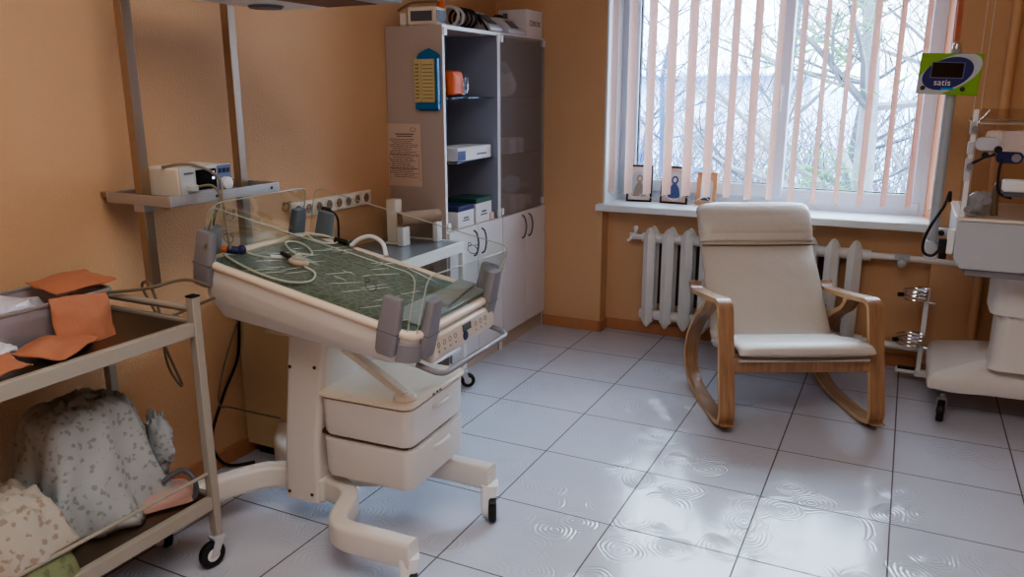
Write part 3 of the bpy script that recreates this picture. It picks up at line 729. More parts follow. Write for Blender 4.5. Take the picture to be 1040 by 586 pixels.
# clear panels
def panel(corners, name='clear_panel'):
    P = [Vector(p) for p in corners]; nrm = (P[1]-P[0]).cross(P[3]-P[0]).normalized()*.0025
    pts = fillet(P+[P[0]], .03, 5); pts = fillet([P[0], P[3], P[2], P[1]], [0,.035,.035,0], 6)
    s = MB(MBd); s.loft([[p-nrm for p in pts],[p+nrm for p in pts]]); o = s.build(name, M['acryl'], w_)
    e = MB(MBd); e.tube(pts, .0017, 6); e.build('panel_edge', M['acredge'], o)
    return o
HP = .178
panel([(-HX+.02,-HY+.006,.0),(HX-.03,-HY+.006,.0),(HX-.03,-HY+.006,HP),(-HX+.02,-HY+.006,HP)])
panel([(-HX+.02,HY-.006,.0),(HX-.03,HY-.006,.0),(HX+.02,HY-.006,HP),(-HX+.02,HY-.006,HP)])
panel([(HX-.008,-HY+.02,0),(HX-.008,HY+.01,0),(HX+.004,HY+.03,HP-.022),(HX+.004,-HY+.01,HP+.005)])
panel([(-HX+.008,-HY+.04,0),(-HX+.008,HY-.04,0),(-HX+.008,HY-.04,HP),(-HX+.008,-HY+.04,HP)])
# little bear face outlines printed on the panels
def bear(x, y, z, ax, m='X'):
    s = MB(MBd); s.torus((x,y,z),.016,.0013,ax,18,5,1.15,.9)
    for sgn in (-1,1):
        d = (.014*sgn,0) if ax == 'Y' else (0,.014*sgn)
        s.torus((x+d[0],y+d[1],z+.014),.006,.0012,ax,12,5)
    return s.build('bear_print', M['greyd'], w_)
bear(-HX+.006,.127,.117,'X'); bear(-HX+.006,-.146,.125,'X'); bear(-.287,-HY+.004,.100,'Y'); bear(.229,-HY+.004,.104,'Y'); bear(.286,HY-.008,.132,'Y')
# clamps
def clamp(x, y, along, m=None, zl=-.075, zh=.098, pairs=True):
    s = MB(MBd); wx, wy = (.062,.03) if along == 'x' else (.03,.062)
    ox = 0; s.loft([[(x+a,y+b,z) for a,b in rrect(wx/2*k,wy/2*k,.008,3)] for z,k in ((zl,.86),(zl+.01,1.0),(-.005,1.08),(zh-.008,.98),(zh,.88))])
    o = s.build('corner_clamp', m or M['grey'], w_)
    q = MB(MBd); q.box((x,y,-.004),(wx*1.1,wy*1.1,.002)); q.build('clamp_seam', M['greyd'], o)
    return o
for a in ((-HX+.03,-HY-.004,'x'),(-HX-.004,-HY+.06,'y'),(.313,-HY-.006,'x'),(HX+.004,-HY+.072,'y'),(HX+.004,HY-.055,'y'),(HX-.04,HY+.004,'x')): clamp(*a)
for a in ((-HX-.002,HY-.055,'y'),(-HX+.075,HY+.004,'x')): clamp(*a, m=mat('grey blue clamp', (112,122,130), .4))
for sy in (-1,1):
    bmp = MB(MBd); pts = [p for p in rrect(HX+.004,HY+.004,.055,8) if p[0] > HX-.07 and p[1]*sy > HY-.07]
    bmp.loft([[(x,y,-.03) for x,y in pts+[(HX-.06,(HY-.06)*sy)]],[(x*1.0,y*1.0,-.088) for x,y in pts+[(HX-.06,(HY-.06)*sy)]]]); bmp.build('corner_bumper', M['grey'], w_, bevel=.003)
# control panel on the foot end
cp = MB(MBd); cp.prism([(HX-.03,-.022),(HX+.012,-.022),(HX+.03,-.085),(HX+.018,-.108),(HX-.03,-.108)],-.17,.235,'Y'); cpo = cp.build('control_panel', M['cream'], w_, bevel=.006)
pm = MBd @ Matrix.Translation((HX+.0215,0,-.053)) @ Matrix.Rotation(R(-15.9),4,'Y')   # local x = panel normal
fp = MB(pm); fp.bb(-.001,.0015,-.155,.22,-.026,.026); fp.build('panel_face', mat('printed panel face', (214,198,184), .35), cpo, bevel=.001)
dp = MB(pm); dp.bb(.0015,.0035,.0,.055,.0,.022); dp.build('display', M['blackg'], cpo)
b1 = MB(pm); b1.lathe([(.016,0),(.014,.003)],(.0015,.015,-.014),16,Matrix.Rotation(R(90),3,'Y')); b1.build('button', M['navy'], cpo)
b2 = MB(pm)
for y in (-.155,-.12,-.085,-.05,.09,.125,.16): b2.torus((.0018,y,.004),.0075,.0009,'X',14,5); b2.bb(.0015,.0028,y-.003,y+.003,-.018,-.014)
b2.build('printed_symbol', M['greyd'], cpo)
hb = MB(MBd); hb.tube(fillet([(HX-.02,-.19,-.115),(HX+.065,-.19,-.118),(HX+.065,.29,-.13),(HX-.02,.29,-.125)],.045), .009, 12); hb.build('push_handle', M['grey'], w_)
# brace from bed to drawer top
br = MB(); br.strip(spline([(.02,-.08,.66),(.12,-.075,.60),(.235,-.07,.53)],6), .036, .02, (0,1,0)); br.lathe([(.036,.0),(.036,.014),(.026,.022)],(.232,-.07,.513),18); bro = br.build('support_brace', mat('pale cream brace', (240,230,214), .35), w_, bevel=.003); MB().cyl((.232,-.07,.535),(.232,-.07,.538),.006,n=10).build('screw', M['ink'], bro)
# column
co = MB(); co.loft([[(x+ox,y,z) for x,y in rrect(hx,.105,.02,4)] for z,hx,ox in ((.09,.075,-.175),(.3,.07,-.165),(.72,.078,-.11))]); co.build('column', M['cream'], w_)
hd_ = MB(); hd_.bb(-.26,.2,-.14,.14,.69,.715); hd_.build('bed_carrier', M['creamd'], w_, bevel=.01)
sc = MB()
for x, z in ((-.185,.575),(-.085,.585),(-.225,.115),(-.13,.12)): sc.cyl((x,-.1055,z),(x,-.108,z),.006,n=10)
sc.build('screw', M['ink'], w_)
# drawers
DX0, DX1, DY0, DY1 = -.07, .272, -.115, .262
def dr(x0,x1,y0,y1,z0,z1,k=.985):
    cx, cy, hx, hy = (x0+x1)/2, (y0+y1)/2, (x1-x0)/2, (y1-y0)/2
    return [[(x,y,z) for x,y in rrect(hx*s_,hy*s_,.035,6,cx,cy)] for z,s_ in ((z0,k-.025),(z0+.012,k),(z1,1.0))]
for z0, z1 in ((.214,.346),(.362,.488)):
    o = MB().loft(dr(DX0,DX1,DY0,DY1,z0,z1)).build('drawer', M['cream'], w_)
    hh = MB(); zc = z1-.05
    hh.tube(spline([(DX1-.008,.03,zc+.012),(DX1+.008,.05,zc+.018),(DX1+.012,.085,zc+.02),(DX1+.008,.12,zc+.018),(DX1-.008,.14,zc+.012)],5), .007, 8); hh.build('handle', M['cream'], o)
tp = MB(); cx, cy = (DX0+DX1)/2, (DY0+DY1)/2
tp.loft([[(x,y,z) for x,y in rrect((DX1-DX0)/2+a,(DY1-DY0)/2+a,.035,6,cx,cy)] for z,a in ((.492,.0),(.498,.008),(.508,.008),(.513,.0))]); tpo = tp.build('drawer_top', mat('light cream lid', (236,222,202), .3), w_)
q = MB()
for y in (.02,.045,.065): q.bb(DX1+.008,DX1+.0095,y,y+.012,.500,.506)
q.build('printed_mark', M['ink'], tpo)
MB().bb(DX0-.03,DX1-.03,DY0+.03,DY1-.03,.348,.362).build('drawer_rail', M['maroon'], w_); MB().bb(DX0-.03,DX1-.03,DY0+.03,DY1-.03,.488,.492).build('drawer_gap', M['ink'], w_)
# base legs
def arm(pts, ww, hh, name='base_leg'):
    P = fillet(pts, .07, 6); s = MB(); loops = []
    for i, p in enumerate(P):
        tt = (P[min(i+1,len(P)-1)]-P[max(i-1,0)]); tt.z = 0; tt.normalize(); sd = Vector((-tt.y,tt.x,0))
        loops.append([p+sd*a+Vector((0,0,b)) for a,b in rrect(ww/2,hh/2,.014,3)])
    s.loft(loops); return s.build(name, M['cream'], w_)
arm([(-.15,-.04,.135),(.03,-.09,.137),(.10,-.30,.14),(.385,-.305,.14)], .06, .085)
arm([(-.15,.04,.135),(.03,.09,.137),(.13,.22,.145),(.405,.20,.152)], .06, .085)
arm([(-.15,-.04,.135),(-.33,-.05,.14),(-.42,-.2,.142),(-.515,-.42,.132)], .06, .082)
arm([(-.15,.04,.135),(-.33,.05,.14),(-.43,.10,.142),(-.525,.24,.14)], .06, .082)
MB().bb(-.25,-.09,-.10,.10,.09,.18).build('base_hub', M['cream'], w_, bevel=.01)
for x, y, a in ((.398,.195,R(-66)),(.368,-.30,R(-58)),(-.515,.215,R(-62)),(-.535,-.40,R(-20))):
    rot = Matrix.Translation((x,y,0)) @ Matrix.Rotation(a,4,'Z'); ry = Matrix.Rotation(R(90),3,'X'); f = MB(rot)
    f.loft([[(px,py,z) for px,py in rrect(hx,hy,.011,3,cx,cy)] for z,hx,hy,cx,cy in ((.13,.03,.03,0,0),(.095,.033,.028,.004,-.002),(.065,.034,.016,.018,-.014),(.035,.026,.012,.024,-.016),(.018,.012,.009,.026,-.016))])
    fo = f.build('caster', M['white'], w_)
    MB(rot).lathe([(.012,-.013),(.042,-.013),(.047,-.008),(.047,.008),(.042,.013),(.012,.013)],(.024,.010,.047),26,ry).build('wheel', M['black'], fo)
    MB(rot).lathe([(.004,-.004),(.036,-.003),(.038,.003),(.004,.004)],(.024,-.008,.047),22,ry).build('wheel_disc', M['white'], fo)
    MB(rot).box((.055,.012,.082),(.03,.022,.01)).build('brake_pedal', M['black'], fo, bevel=.003)

# things lying on the mattress (world matrix of the tilted bed)
WM = Matrix.Translation(WC) @ Matrix.Rotation(WH,4,'Z') @ MBd
def onbed(name, lab, cat, build, group=None):
    r = thing(name, lab, cat, tuple(WM.translation)); r.matrix_world = WM @ Matrix.Translation((0,0,.004)); r['label'] = lab; build(r)
    return r
def tubeo(pts, r, m, par, n=8, nm='tube', cl=False): return MB().tube(spline(pts,8,cl), r, n, cl).build(nm, m, par)
onbed('oxygen_tube_coil', 'clear tube coiled in long loops on the near half of the mattress', 'tube', lambda p: (
    tubeo([(-.36,-.20,.012),(-.26,-.235,.014),(-.16,-.25,.014),(-.07,-.235,.014),(-.035,-.18,.014),(-.07,-.11,.014),(-.13,-.085,.014)], .0036, M['tube'], p),
    tubeo([(-.15,-.085,.02),(-.2,-.04,.016),(-.22,.0,.014),(-.19,.03,.014),(-.25,.085,.014),(-.31,.095,.014),(-.32,.055,.014),(-.25,.0,.014),(-.19,-.02,.016),(-.16,-.05,.02)], .0034, M['tube'], p, nm='tube_loop')))
onbed('breathing_mask', 'pale infant breathing mask with black clip lying on the mattress', 'mask', lambda p: (
    MB(Matrix.Translation((-.155,-.085,.022)) @ Matrix.Rotation(.4,4,'Z')).ball((0,0,0),(.034,.022,.016)).build('cushion', mat('pale pink silicone', (206,184,170), .4), p),
    MB(Matrix.Translation((-.155,-.085,.036)) @ Matrix.Rotation(.4,4,'Z')).torus((0,0,0),.018,.003,'Z',18,6,1.2,.8).build('ring', M['acredge'], p),
    MB(Matrix.Translation((-.205,-.085,.03)) @ Matrix.Rotation(-.3,4,'Z')).bb(-.026,.026,-.007,.007,-.006,.006).build('clip', M['black'], p, bevel=.002)))
onbed('tube_connector', 'navy and orange tube connector at the head of the mattress', 'connector', lambda p: (
    MB().cyl((-.375,-.165,.016),(-.345,-.145,.016),.013).build('navy_sleeve', M['navy'], p), MB().ball((-.338,-.14,.02),(.016,.014,.016)).build('navy_knob', M['navy'], p),
    MB().cyl((-.392,-.178,.014),(-.375,-.166,.014),.011).build('orange_ring', M['orange'], p)))
onbed('tube_loop_coil', 'pale tube coiled in a round ring near the far head corner', 'tube', lambda p: (
    tubeo([(-.345,.215,.012),(-.30,.18,.012),(-.25,.18,.012),(-.225,.215,.012),(-.255,.25,.012),(-.31,.25,.012)], .0036, M['tube'], p, cl=True),
    tubeo([(-.355,.10,.01),(-.37,.15,.012),(-.36,.2,.012),(-.32,.235,.012),(-.26,.262,.012)], .0032, M['tube'], p, nm='tube_tail')))
onbed('white_hose', 'thick white hose arching over the far edge of the bed', 'hose', lambda p: (
    tubeo([(-.175,.235,.012),(-.155,.25,.04),(-.115,.262,.06),(-.065,.262,.05),(-.035,.25,.012)], .008, M['white'], p, 10),
    MB().cyl((-.245,.235,.016),(-.195,.24,.016),.010).build('black_plug', M['black'], p), MB().cyl((-.192,.24,.016),(-.178,.242,.02),.009).build('green_ring', M['green'], p)))
onbed('syringe_line', 'thin clear line with small connector across the mattress head', 'tube', lambda p: (
    tubeo([(-.335,-.13,.014),(-.29,-.13,.014),(-.24,-.10,.014),(-.2,-.05,.014)], .0026, M['tube'], p), MB().cyl((-.25,-.105,.018),(-.215,-.07,.018),.0045).build('connector', M['white'], p)))

# sensor cables hanging from the monitor to the bed
t = thing('sensor_cable', 'grey brown sensor cables hanging from the monitor to the bed', 'cable', (-2.02,1.8,1.13))
o0 = Vector(t.location); T = Matrix.Translation(-o0)
MB(T).tube(spline([(-2.10,1.745,1.226),(-2.03,1.80,1.232),(-1.97,1.85,1.19),(-1.94,1.83,1.12),(-1.87,1.77,1.05),(-1.82,1.73,.99)]),.0045,8).build('cable', M['tubeb'], t)
MB(T).tube(spline([(-2.018,1.785,1.16),(-1.98,1.83,1.165),(-1.95,1.83,1.12),(-1.93,1.76,1.05),(-1.88,1.69,1.0)]),.004,8).build('cable', M['tubeb'], t)
MB(T).tube(spline([(-1.95,1.84,1.13),(-1.97,1.83,1.09),(-1.92,1.75,1.02)]),.004,8).build('cable_end', M['black'], t)
t = thing('power_cable', 'thin brown and black cables looping down the wall behind the trolley', 'cable', (-2.2,1.75,.05))
o0 = Vector(t.location); T = Matrix.Translation(-o0)
MB(T).tube(spline([(-1.84,1.66,.885),(-1.95,1.66,.895),(-2.05,1.6,.87),(-2.15,1.54,.86),(-2.2,1.45,.87)]),.005,8).build('cable', M['tubeb'], t)
MB(T).tube(spline([(-1.85,1.68,.845),(-1.93,1.66,.81),(-2.02,1.62,.77),(-2.1,1.66,.78),(-2.12,1.64,.86),(-2.06,1.62,.88),(-2.03,1.62,.80),(-2.03,1.62,.72)]),.0045,8).build('cable', M['tubeb'], t)
MB(T).tube(spline([(-2.03,1.62,.72),(-2.01,1.615,.62),(-1.99,1.63,.56),(-2.0,1.65,.55),(-2.02,1.64,.62),(-2.03,1.62,.70)]),.004,8).build('cable_loop', M['tubeb'], t)
MB(T).tube(spline([(-2.30,2.20,.72),(-2.31,2.19,.45),(-2.315,2.10,.30),(-2.315,2.02,.14),(-2.30,2.06,.02),(-2.22,2.14,.012)]),.006,8).build('black_cable', M['black'], t)
MB(T).tube(spline([(-2.25,2.18,.66),(-2.3,2.1,.42),(-2.3,2.06,.28),(-2.27,2.1,.25),(-2.05,2.12,.24)]),.004,8).build('cable', M['tubeb'], t)

# ------------------------------------------------------------------ instrument trolley
TXF, TXB, TYE, TYN = -1.825, -2.235, 1.575, .72
t = thing('instrument_trolley', 'grey white two shelf trolley along the orange wall', 'trolley', ((TXF+TXB)/2,(TYE+TYN)/2,0))
o0 = Vector(t.location); T = Matrix.Translation(-o0)
for x in (TXF,TXB):
    for y in (TYE,TYN):
        MB(T).bb(x-.014,x+.014,y-.014,y+.014,.11,.875 if x == TXF else .835).build('post', M['trolley'], t, bevel=.003)
        if x == TXF: MB(T).bb(x-.0145,x+.0145,y-.0145,y+.0145,.875,.88).build('post_cap', M['black'], t)
        caster(t, (x-o0.x,y-o0.y,0), .043, R(-100), hub=M['white'], zt=.115)
def shelf(z, m):
    s = MB(T); s.bb(TXB+.014,TXF-.014,TYN,TYE,z-.006,z); s.build('shelf', m, t)
    q = MB(T); q.bb(TXF-.012,TXF+.012,TYN+.014,TYE-.014,z-.036,z+.006); q.bb(TXB-.012,TXB+.012,TYN+.014,TYE-.014,z-.03,z+.012); q.bb(TXB+.014,TXF-.014,TYE-.008,TYE+.01,z-.03,z+.01); q.bb(TXB+.014,TXF-.014,TYN-.01,TYN+.008,z-.03,z+.01)
    q.build('shelf_rail', M['trolley'], t, bevel=.003)
shelf(.795, M['trayl']); shelf(.232, M['trayl'])
MB(T).tube([(TXB,TYE,.838),(TXF,TYE,.838)], .011, 12).build('end_handle', M['trolley'], t)
MB(T).tube([(TXF,TYN,.315),(TXF,TYE,.315)], .0055, 8).build('guard_bar', M['trolley'], t)
# bin and paper bags on top
def cloudy():
    m = glass_mat('cloudy plastic', (226,222,226), .5, .2, k=.4); nt = m.node_tree; N = nt.nodes; L = nt.links
    o = [n for n in N if n.type == 'OUTPUT_MATERIAL'][0]; src = o.inputs[0].links[0].from_socket
    d = N.new('ShaderNodeBsdfDiffuse'); d.inputs[0].default_value = (.62,.58,.62,1); mx = N.new('ShaderNodeMixShader'); mx.inputs[0].default_value = .45
    L.new(src, mx.inputs[1]); L.new(d.outputs[0], mx.inputs[2]); L.new(mx.outputs[0], o.inputs[0]); return m
b = thing('plastic_bin', 'clear grey plastic bin with crumpled film at the back of the trolley top', 'bin', (-2.12,1.20,.796))
L1 = [[(x,y,z) for x,y in rrect(hx,hy,.03,4)] for z,hx,hy in ((0,.10,.24),(.11,.115,.26))]; L2 = [[(x,y,z) for x,y in rrect(hx,hy,.03,4)] for z,hx,hy in ((.11,.112,.257),(.004,.097,.237))]
MB().loft(L1+L2, cap=True).build('bin_wall', cloudy(), b)
MB().tube([(x,y,.11) for x,y in rrect(.115,.26,.03,5)], .006, 6, True).build('bin_rim', mat('bin rim', (150,144,142), .4), b)
MB().ball((0,-.05,.07),(.085,.17,.06),18,12,f=lambda p: 1+.3*noise.noise(p*4)).build('crumpled_film', mat('crumpled pale film', (216,212,222), .3, bump=.8, bscale=30, coat=.5), b)
def bag(lab, Mx, w, h, d=.012, seed=0, name='paper_bag', cat='paper bag'):
    s = MB(Mx); nx, ny = 16, 14; lo = []
    for side in (1,-1):
        for i in range(nx+1):
            for j in range(ny+1):
                u, v_ = i/nx-.5, j/ny-.5; e = max(0,(.25-u*u)*(.25-v_*v_))*16
                z = side*(.0015+d*e)+.010*noise.noise(Vector((u*3+seed,v_*3,seed)))
                lo.append((u*w*(1-.12*abs(v_)*(seed % 2)), v_*h*(1-.1*abs(u)), z))
    k = (nx+1)*(ny+1); fs = []
    for sd in range(2):
        for i in range(nx):
            for j in range(ny):
                a = sd*k+i*(ny+1)+j; fs.append((a,a+ny+1,a+ny+2,a+1))
    for i in range(nx):
        for j0 in (0,ny): a = i*(ny+1)+j0; b2 = a+ny+1; fs.append((a,b2,b2+k,a+k))
    for j in range(ny):
        for i0 in (0,nx): a = i0*(ny+1)+j; b2 = a+1; fs.append((a,b2,b2+k,a+k))
    s.add(lo, fs); o = s.build(name, M['kraft'], None, ang=1.2); return tag(rebase(o), lab, cat, 'paper bags on the trolley')
def frame(c, xd, yd):
    x = Vector(xd).normalized(); y = Vector(yd); y = (y-x*y.dot(x)).normalized(); z = x.cross(y)
    return Matrix.Translation(c) @ Matrix((x,y,z)).transposed().to_4x4()
bag('rust brown paper bag lying flat across the top of the plastic bin', frame((-2.12,1.41,.925),(.12,1,.03),(-1,.1,.06)), .185, .17, .018, 1)
bag('rust brown paper bag hanging over the front of the plastic bin', frame((-1.962,1.325,.852),(.10,1,-.10),(-.35,0.05,.9)), .165, .145, .016, 3)
bag('rust brown paper bag lying on the trolley top near its front rail', frame((-1.925,1.215,.817),(-.55,1,-.0),(-1,-.3,.12)), .18, .14, .012, 2)
bag('rust brown paper bag at the edge of the view on the trolley front rail', frame((-1.89,1.05,.82),(0,1,0),(-1,0,.15)), .10, .10, .012, 4)
def crumple(lab, c, r, m, name, cat, amp=.35, sc=3, nu=20, nv=14, seed=0):
    o = MB().ball(c, r, nu, nv, f=lambda p: 1+amp*noise.noise(p*sc+Vector((seed,seed*2,0)))).build(name, m, None, ang=1.6); return tag(rebase(o), lab, cat)
crumple('crumpled white tissue on the trolley top beside the flat bag', (-2.0,1.10,.82), (.035,.05,.022), M['boxw'], 'tissue', 'tissue', .5, 3)
# draped cloth mound on the lower shelf
def mound(lab, c, rx, ry, hgt, m, seed, name='folded_cloth', top=.45, nu=72, nv=26, fold=.17):
    vs = []; fs = []
    for i in range(nv+1):
        u = i/nv
        for j in range(nu):
            q = 2*PI*j/nu; dx, dy = math.cos(q), math.sin(q)
            sq = 1/max(abs(dx),abs(dy))**.55
            if u < .4: rr = top*(u/.4); z = hgt*(1-.10*(u/.4)**2)
            else:
                w2 = (u-.4)/.6; rr = top+(1-top)*(w2**.8); z = hgt*.90*(1-w2)
            f = 1+fold*(u**1.5)*((1-2*abs(math.sin(q*4.5+seed+2.5*noise.noise(Vector((dx,dy,u*2+seed))))))*.75+noise.noise(Vector((dx*3,dy*3,seed+u)))*1.1)
            z += .03*noise.noise(Vector((dx*2.2*rr*2,dy*2.2*rr*2,seed)))*(1-u)+.012*(1-2*abs(noise.noise(Vector((dx*rr*6,dy*rr*6,seed+4)))))*min(1,(1-u)*2)
            vs.append((c[0]+rx*rr*sq*f*dx, c[1]+ry*rr*sq*f*dy, c[2]+max(z,0)))
    for i in range(nv):
        for j in range(nu): fs.append((i*nu+j,i*nu+(j+1) % nu,(i+1)*nu+(j+1) % nu,(i+1)*nu+j))
    fs.append(tuple(nv*nu+j for j in range(nu)))
    o = MB().add(vs, fs).build(name, m, None, ang=2.5); return tag(rebase(o), lab, 'cloth', 'cloths on the lower trolley shelf')
mound('tall grey leaf print cloth draped in a mound on the lower shelf', (-2.065,1.335,.235), .16, .205, .368, M['cloth'], 3, top=.62)
mound('pale flower print cloth folded at the view edge of the lower shelf', (-1.97,1.03,.315), .15, .13, .14, M['cloth2'], 9, top=.7, fold=.06)
mound('green print cloth under the pale flower cloth on the lower shelf', (-1.96,1.02,.234), .16, .135, .085, M['cloth3'], 5, top=.8, fold=.06)
o = MB().loft([[(x,y,z) for x,y in rrect(hx,hy,.035,5)] for z,hx,hy in ((0,.055,.10),(.012,.066,.115),(.028,.06,.105),(.034,.04,.07))]).build('pink_packet', M['pink']); o.location = (-1.95,1.465,.235); o.rotation_euler = (0,R(6),R(-30)); tag(o, 'flat pink packet in front of the cloth mound on the lower shelf', 'packet')
t = thing('black_hose', 'dark looped hose at the end of the lower trolley shelf', 'hose', (-1.95,1.52,.225)); o0 = Vector(t.location); T = Matrix.Translation(-o0)
MB(T).tube(spline([(-1.93,1.48,.30),(-1.9,1.53,.325),(-1.86,1.54,.30),(-1.85,1.53,.25),(-1.88,1.5,.226)]),.008,8).build('hose', M['greyd'], t)
crumple('pale green crumpled film beside the cloth mound', (-2.02,1.555,.38), (.05,.032,.10), M['cloth'], 'crumpled_film', 'film', .5, 4, seed=4)

# ------------------------------------------------------------------ rocking chair
ch = thing('rocking_chair', 'bent birch rocking chair with cream leather cushion facing the room', 'chair', (-.289,3.425,0), .476)
def edges(o):
    o.data.materials.append(M['woodedge'])
    for i, p in enumerate(o.data.polygons):
        if i % 4 in (1,3): p.material_index = 1
def side(sx):
    x = sx*.330
    P = [(x,.60,.497),(x,.40,.520),(x,.165,.556),(x,.128,.536),(x,.012,.085),(x,.025,.04),(x,.10,.022),(x,.30,.013),(x,.50,.020),(x,.635,.062),(x,.685,.15),(x,.64,.27),(x,.51,.395),(x,.40,.46),(x,.345,.52)]
    pts = fillet(P[:6], [0,.15,.06,.06,.035,.03], 6)+spline(P[6:], 6)
    o = MB().strip(pts, .068, .024).build('side_frame', M['wood'], ch, bevel=.003); edges(o); return o
for sx in (-1,1):
    side(sx)
    MB().strip(spline([(sx*.330,.60,.497),(sx*.330,.645,.503),(sx*.330,.675,.525)],5), .062, .016).build('arm_end', M['wood'], ch, bevel=.003)
    MB().strip([(sx*.330,.035,.040),(sx*.330,-.02,.042)], .058, .008).build('rocker_tip', M['wood'], ch, bevel=.002)
    MB().strip(spline([(sx*.255,.06,.335),(sx*.255,.25,.30),(sx*.255,.42,.262),(sx*.255,.47,.29),(sx*.255,.62,.49),(sx*.255,.78,.66),(sx*.255,.90,.83)],6), .03, .022).build('seat_rail', M['wood'], ch, bevel=.003)
MB().bb(-.302,.302,.050,.072,.262,.332).build('front_rail', M['wood'], ch, bevel=.004)
MB().bb(-.30,.30,.56,.582,.375,.43).build('rear_rail', M['wood'], ch, bevel=.004)
sl = MB()
for i in range(6):
    y = .12+.06*i; sl.bb(-.28,.28,y,y+.03,.315-.11*(y-.1),.322-.11*(y-.1))
sl.build('seat_slat', M['wood'], ch)
def pad(path, hw, ht, name, m, wfn=None, tfn=None, seed=0, n=28):
    P = spline(path, 7); k = len(P); loops = []
    for i, p in enumerate(P):
        s_ = i/(k-1); tt = (P[min(i+1,k-1)]-P[max(i-1,0)]).normalized(); nn = tt.cross(Vector((1,0,0))).normalized()
        e = min(1, math.sin(min(s_, 1-s_)*PI*.5/.06) if min(s_,1-s_) < .06 else 1); e = max(e, .05); e2 = math.sqrt(e)
        W = hw*(wfn(s_) if wfn else 1); T2 = ht*(tfn(s_) if tfn else 1); lo = []
        for j in range(n):
            q = 2*PI*j/n; cx_, sy_ = math.cos(q), math.sin(q)
            a = math.copysign(abs(cx_)**.28, cx_); b_ = math.copysign(abs(sy_)**.6, sy_)
            wr = .004*noise.noise(Vector((a*5+seed, s_*9, b_*2)))+.003*noise.noise(Vector((a*14, s_*24, seed)))
            lo.append(p+Vector((1,0,0))*(a*W*(.96+.04*e2))+nn*(b_*T2*e2*(1-.25*abs(a)**6)+wr))
        loops.append(lo)
    return MB().loft(loops).build(name, m, ch, ang=1.4)
seat = pad([(0,-.005,.362),(0,.05,.379),(0,.2,.355),(0,.36,.315),(0,.46,.28)], .296, .024, 'seat_cushion', M['leather'], seed=2)
back = pad([(0,.40,.27),(0,.47,.315),(0,.56,.43),(0,.68,.575),(0,.79,.69),(0,.87,.80),(0,.905,.855)], .295, .034, 'back_cushion', M['leather'], lambda s_: 1-.04*s_, seed=5)
head = pad([(0,.785,.70),(0,.80,.735),(0,.82,.785),(0,.86,.842),(0,.895,.856)], .292, .046, 'head_cushion', M['leather'], seed=8)
sm = MB(); sm.tube([(-.288,.742,.698),(0,.738,.696),(.288,.742,.698)], .004, 6); sm.build('seam', M['piping'], head)
sm = MB(); sm.tube(spline([(-.28,.0,.344),(0,-.01,.340),(.28,.0,.344)]), .004, 6); sm.build('seam', M['piping'], seat)
fb = MB(); fb.bb(-.285,.285,.03,.4,.318,.330); fb.build('seat_webbing', M['leather'], ch)

# ------------------------------------------------------------------ incubator
inc = thing('infant_incubator', 'white infant incubator with clear hood on a wheeled column base', 'incubator', (.62,3.95,0))
o0 = Vector(inc.location); T = Matrix.Translation(-o0)
ppoly = spline([(.185,3.90,0),(.205,3.85,0),(.30,3.835,0),(.42,3.86,0),(.62,3.87,0),(.85,3.86,0),(.97,3.835,0),(1.06,3.85,0),(1.08,3.90,0),(1.06,4.34,0),(1.0,4.42,0),(.93,4.40,0),(.85,4.24,0),(.62,4.2,0),(.42,4.24,0),(.33,4.40,0),(.25,4.42,0),(.195,4.36,0)],4,True)
cx, cy = .63, 4.05
def sc_loop(k, z): return [((p.x-cx)*k+cx, (p.y-cy)*k+cy, z) for p in ppoly]
MB(T).loft([sc_loop(.96,.142), sc_loop(.99,.15), sc_loop(1,.19), sc_loop(.985,.21), sc_loop(.94,.225), sc_loop(.8,.245), sc_loop(.55,.285)]).build('base', M['incw'], inc)
MB(T).loft([[(x,y,z) for x,y in rrect(hx,hy,.05,5,.61,3.97)] for z,hx,hy in ((.27,.20,.13),(.31,.185,.115),(.54,.185,.115))]).build('lower_column', M['incw'], inc)
MB(T).loft([[(x,y,z) for x,y in rrect(.215,.14,.05,5,.61,3.97)] for z in (.52,.715)]).build('upper_column', M['incw'], inc)
MB(T).prism([(.24,.745),(1.2,.745),(1.215,.775),(1.215,.945),(.212,.945),(.212,.79)], 3.64, 4.2, 'Y').build('body', mat('pale grey housing', (190,194,200), .4), inc, bevel=.006)
MB(T).bb(.26,1.18,3.66,4.18,.715,.745).build('underplate', M['grey'], inc, bevel=.005)
MB(T).bb(.205,1.22,3.63,4.21,.945,.957).build('deck', M['socket'], inc, bevel=.003)
sc3 = MB(T); [sc3.cyl((x,3.64,.80),(x,3.638,.80),.004) for x in (.3,.45,.7)]; sc3.build('screw', M['lgrey'], inc)
hood = MB(T)
hb_ = [(.235,3.66),(1.19,3.66),(1.19,4.17),(.235,4.17)]
hood.loft([[(x,y,.957) for x,y in rrect(.478,.255,.04,5,.7125,3.915)],[(x,y,1.33) for x,y in rrect(.478,.255,.04,5,.7125,3.915)],[(x,y,1.38) for x,y in rrect(.44,.22,.04,5,.7125,3.915)]]); ho = hood.build('hood', M['acrylhood'], inc)
st = MB(T); st.bb(.218,.236,3.642,3.658,.957,1.385); st.build('hood_post', M['white'], ho, bevel=.003)
st = MB(T); st.tube([(x,y,1.33) for x,y in rrect(.479,.256,.04,5,.7125,3.915)], .003, 6, True); st.build('hood_edge', M['acredge'], ho)
for z in (1.315,1.235,1.17,1.13):
    q = MB(T); q.box((.222,3.645,z),(.022,.02,.05)); q.build('latch', M['lgrey'], ho, bevel=.004)
for z in (1.31,1.165):
    q = MB(T); q.cyl((.228,3.63,z),(.228,3.61,z),.013,n=12); q.build('latch_knob', M['grey'], ho)
pt = MB(T); pt.loft([[(x,y,z) for x,z in rrect(.045,.026,.025,6,.28,1.252)] for y in (3.655,3.635)]); pt.build('port_door', mat('milky port', (196,200,208), .3), ho, bevel=.003)
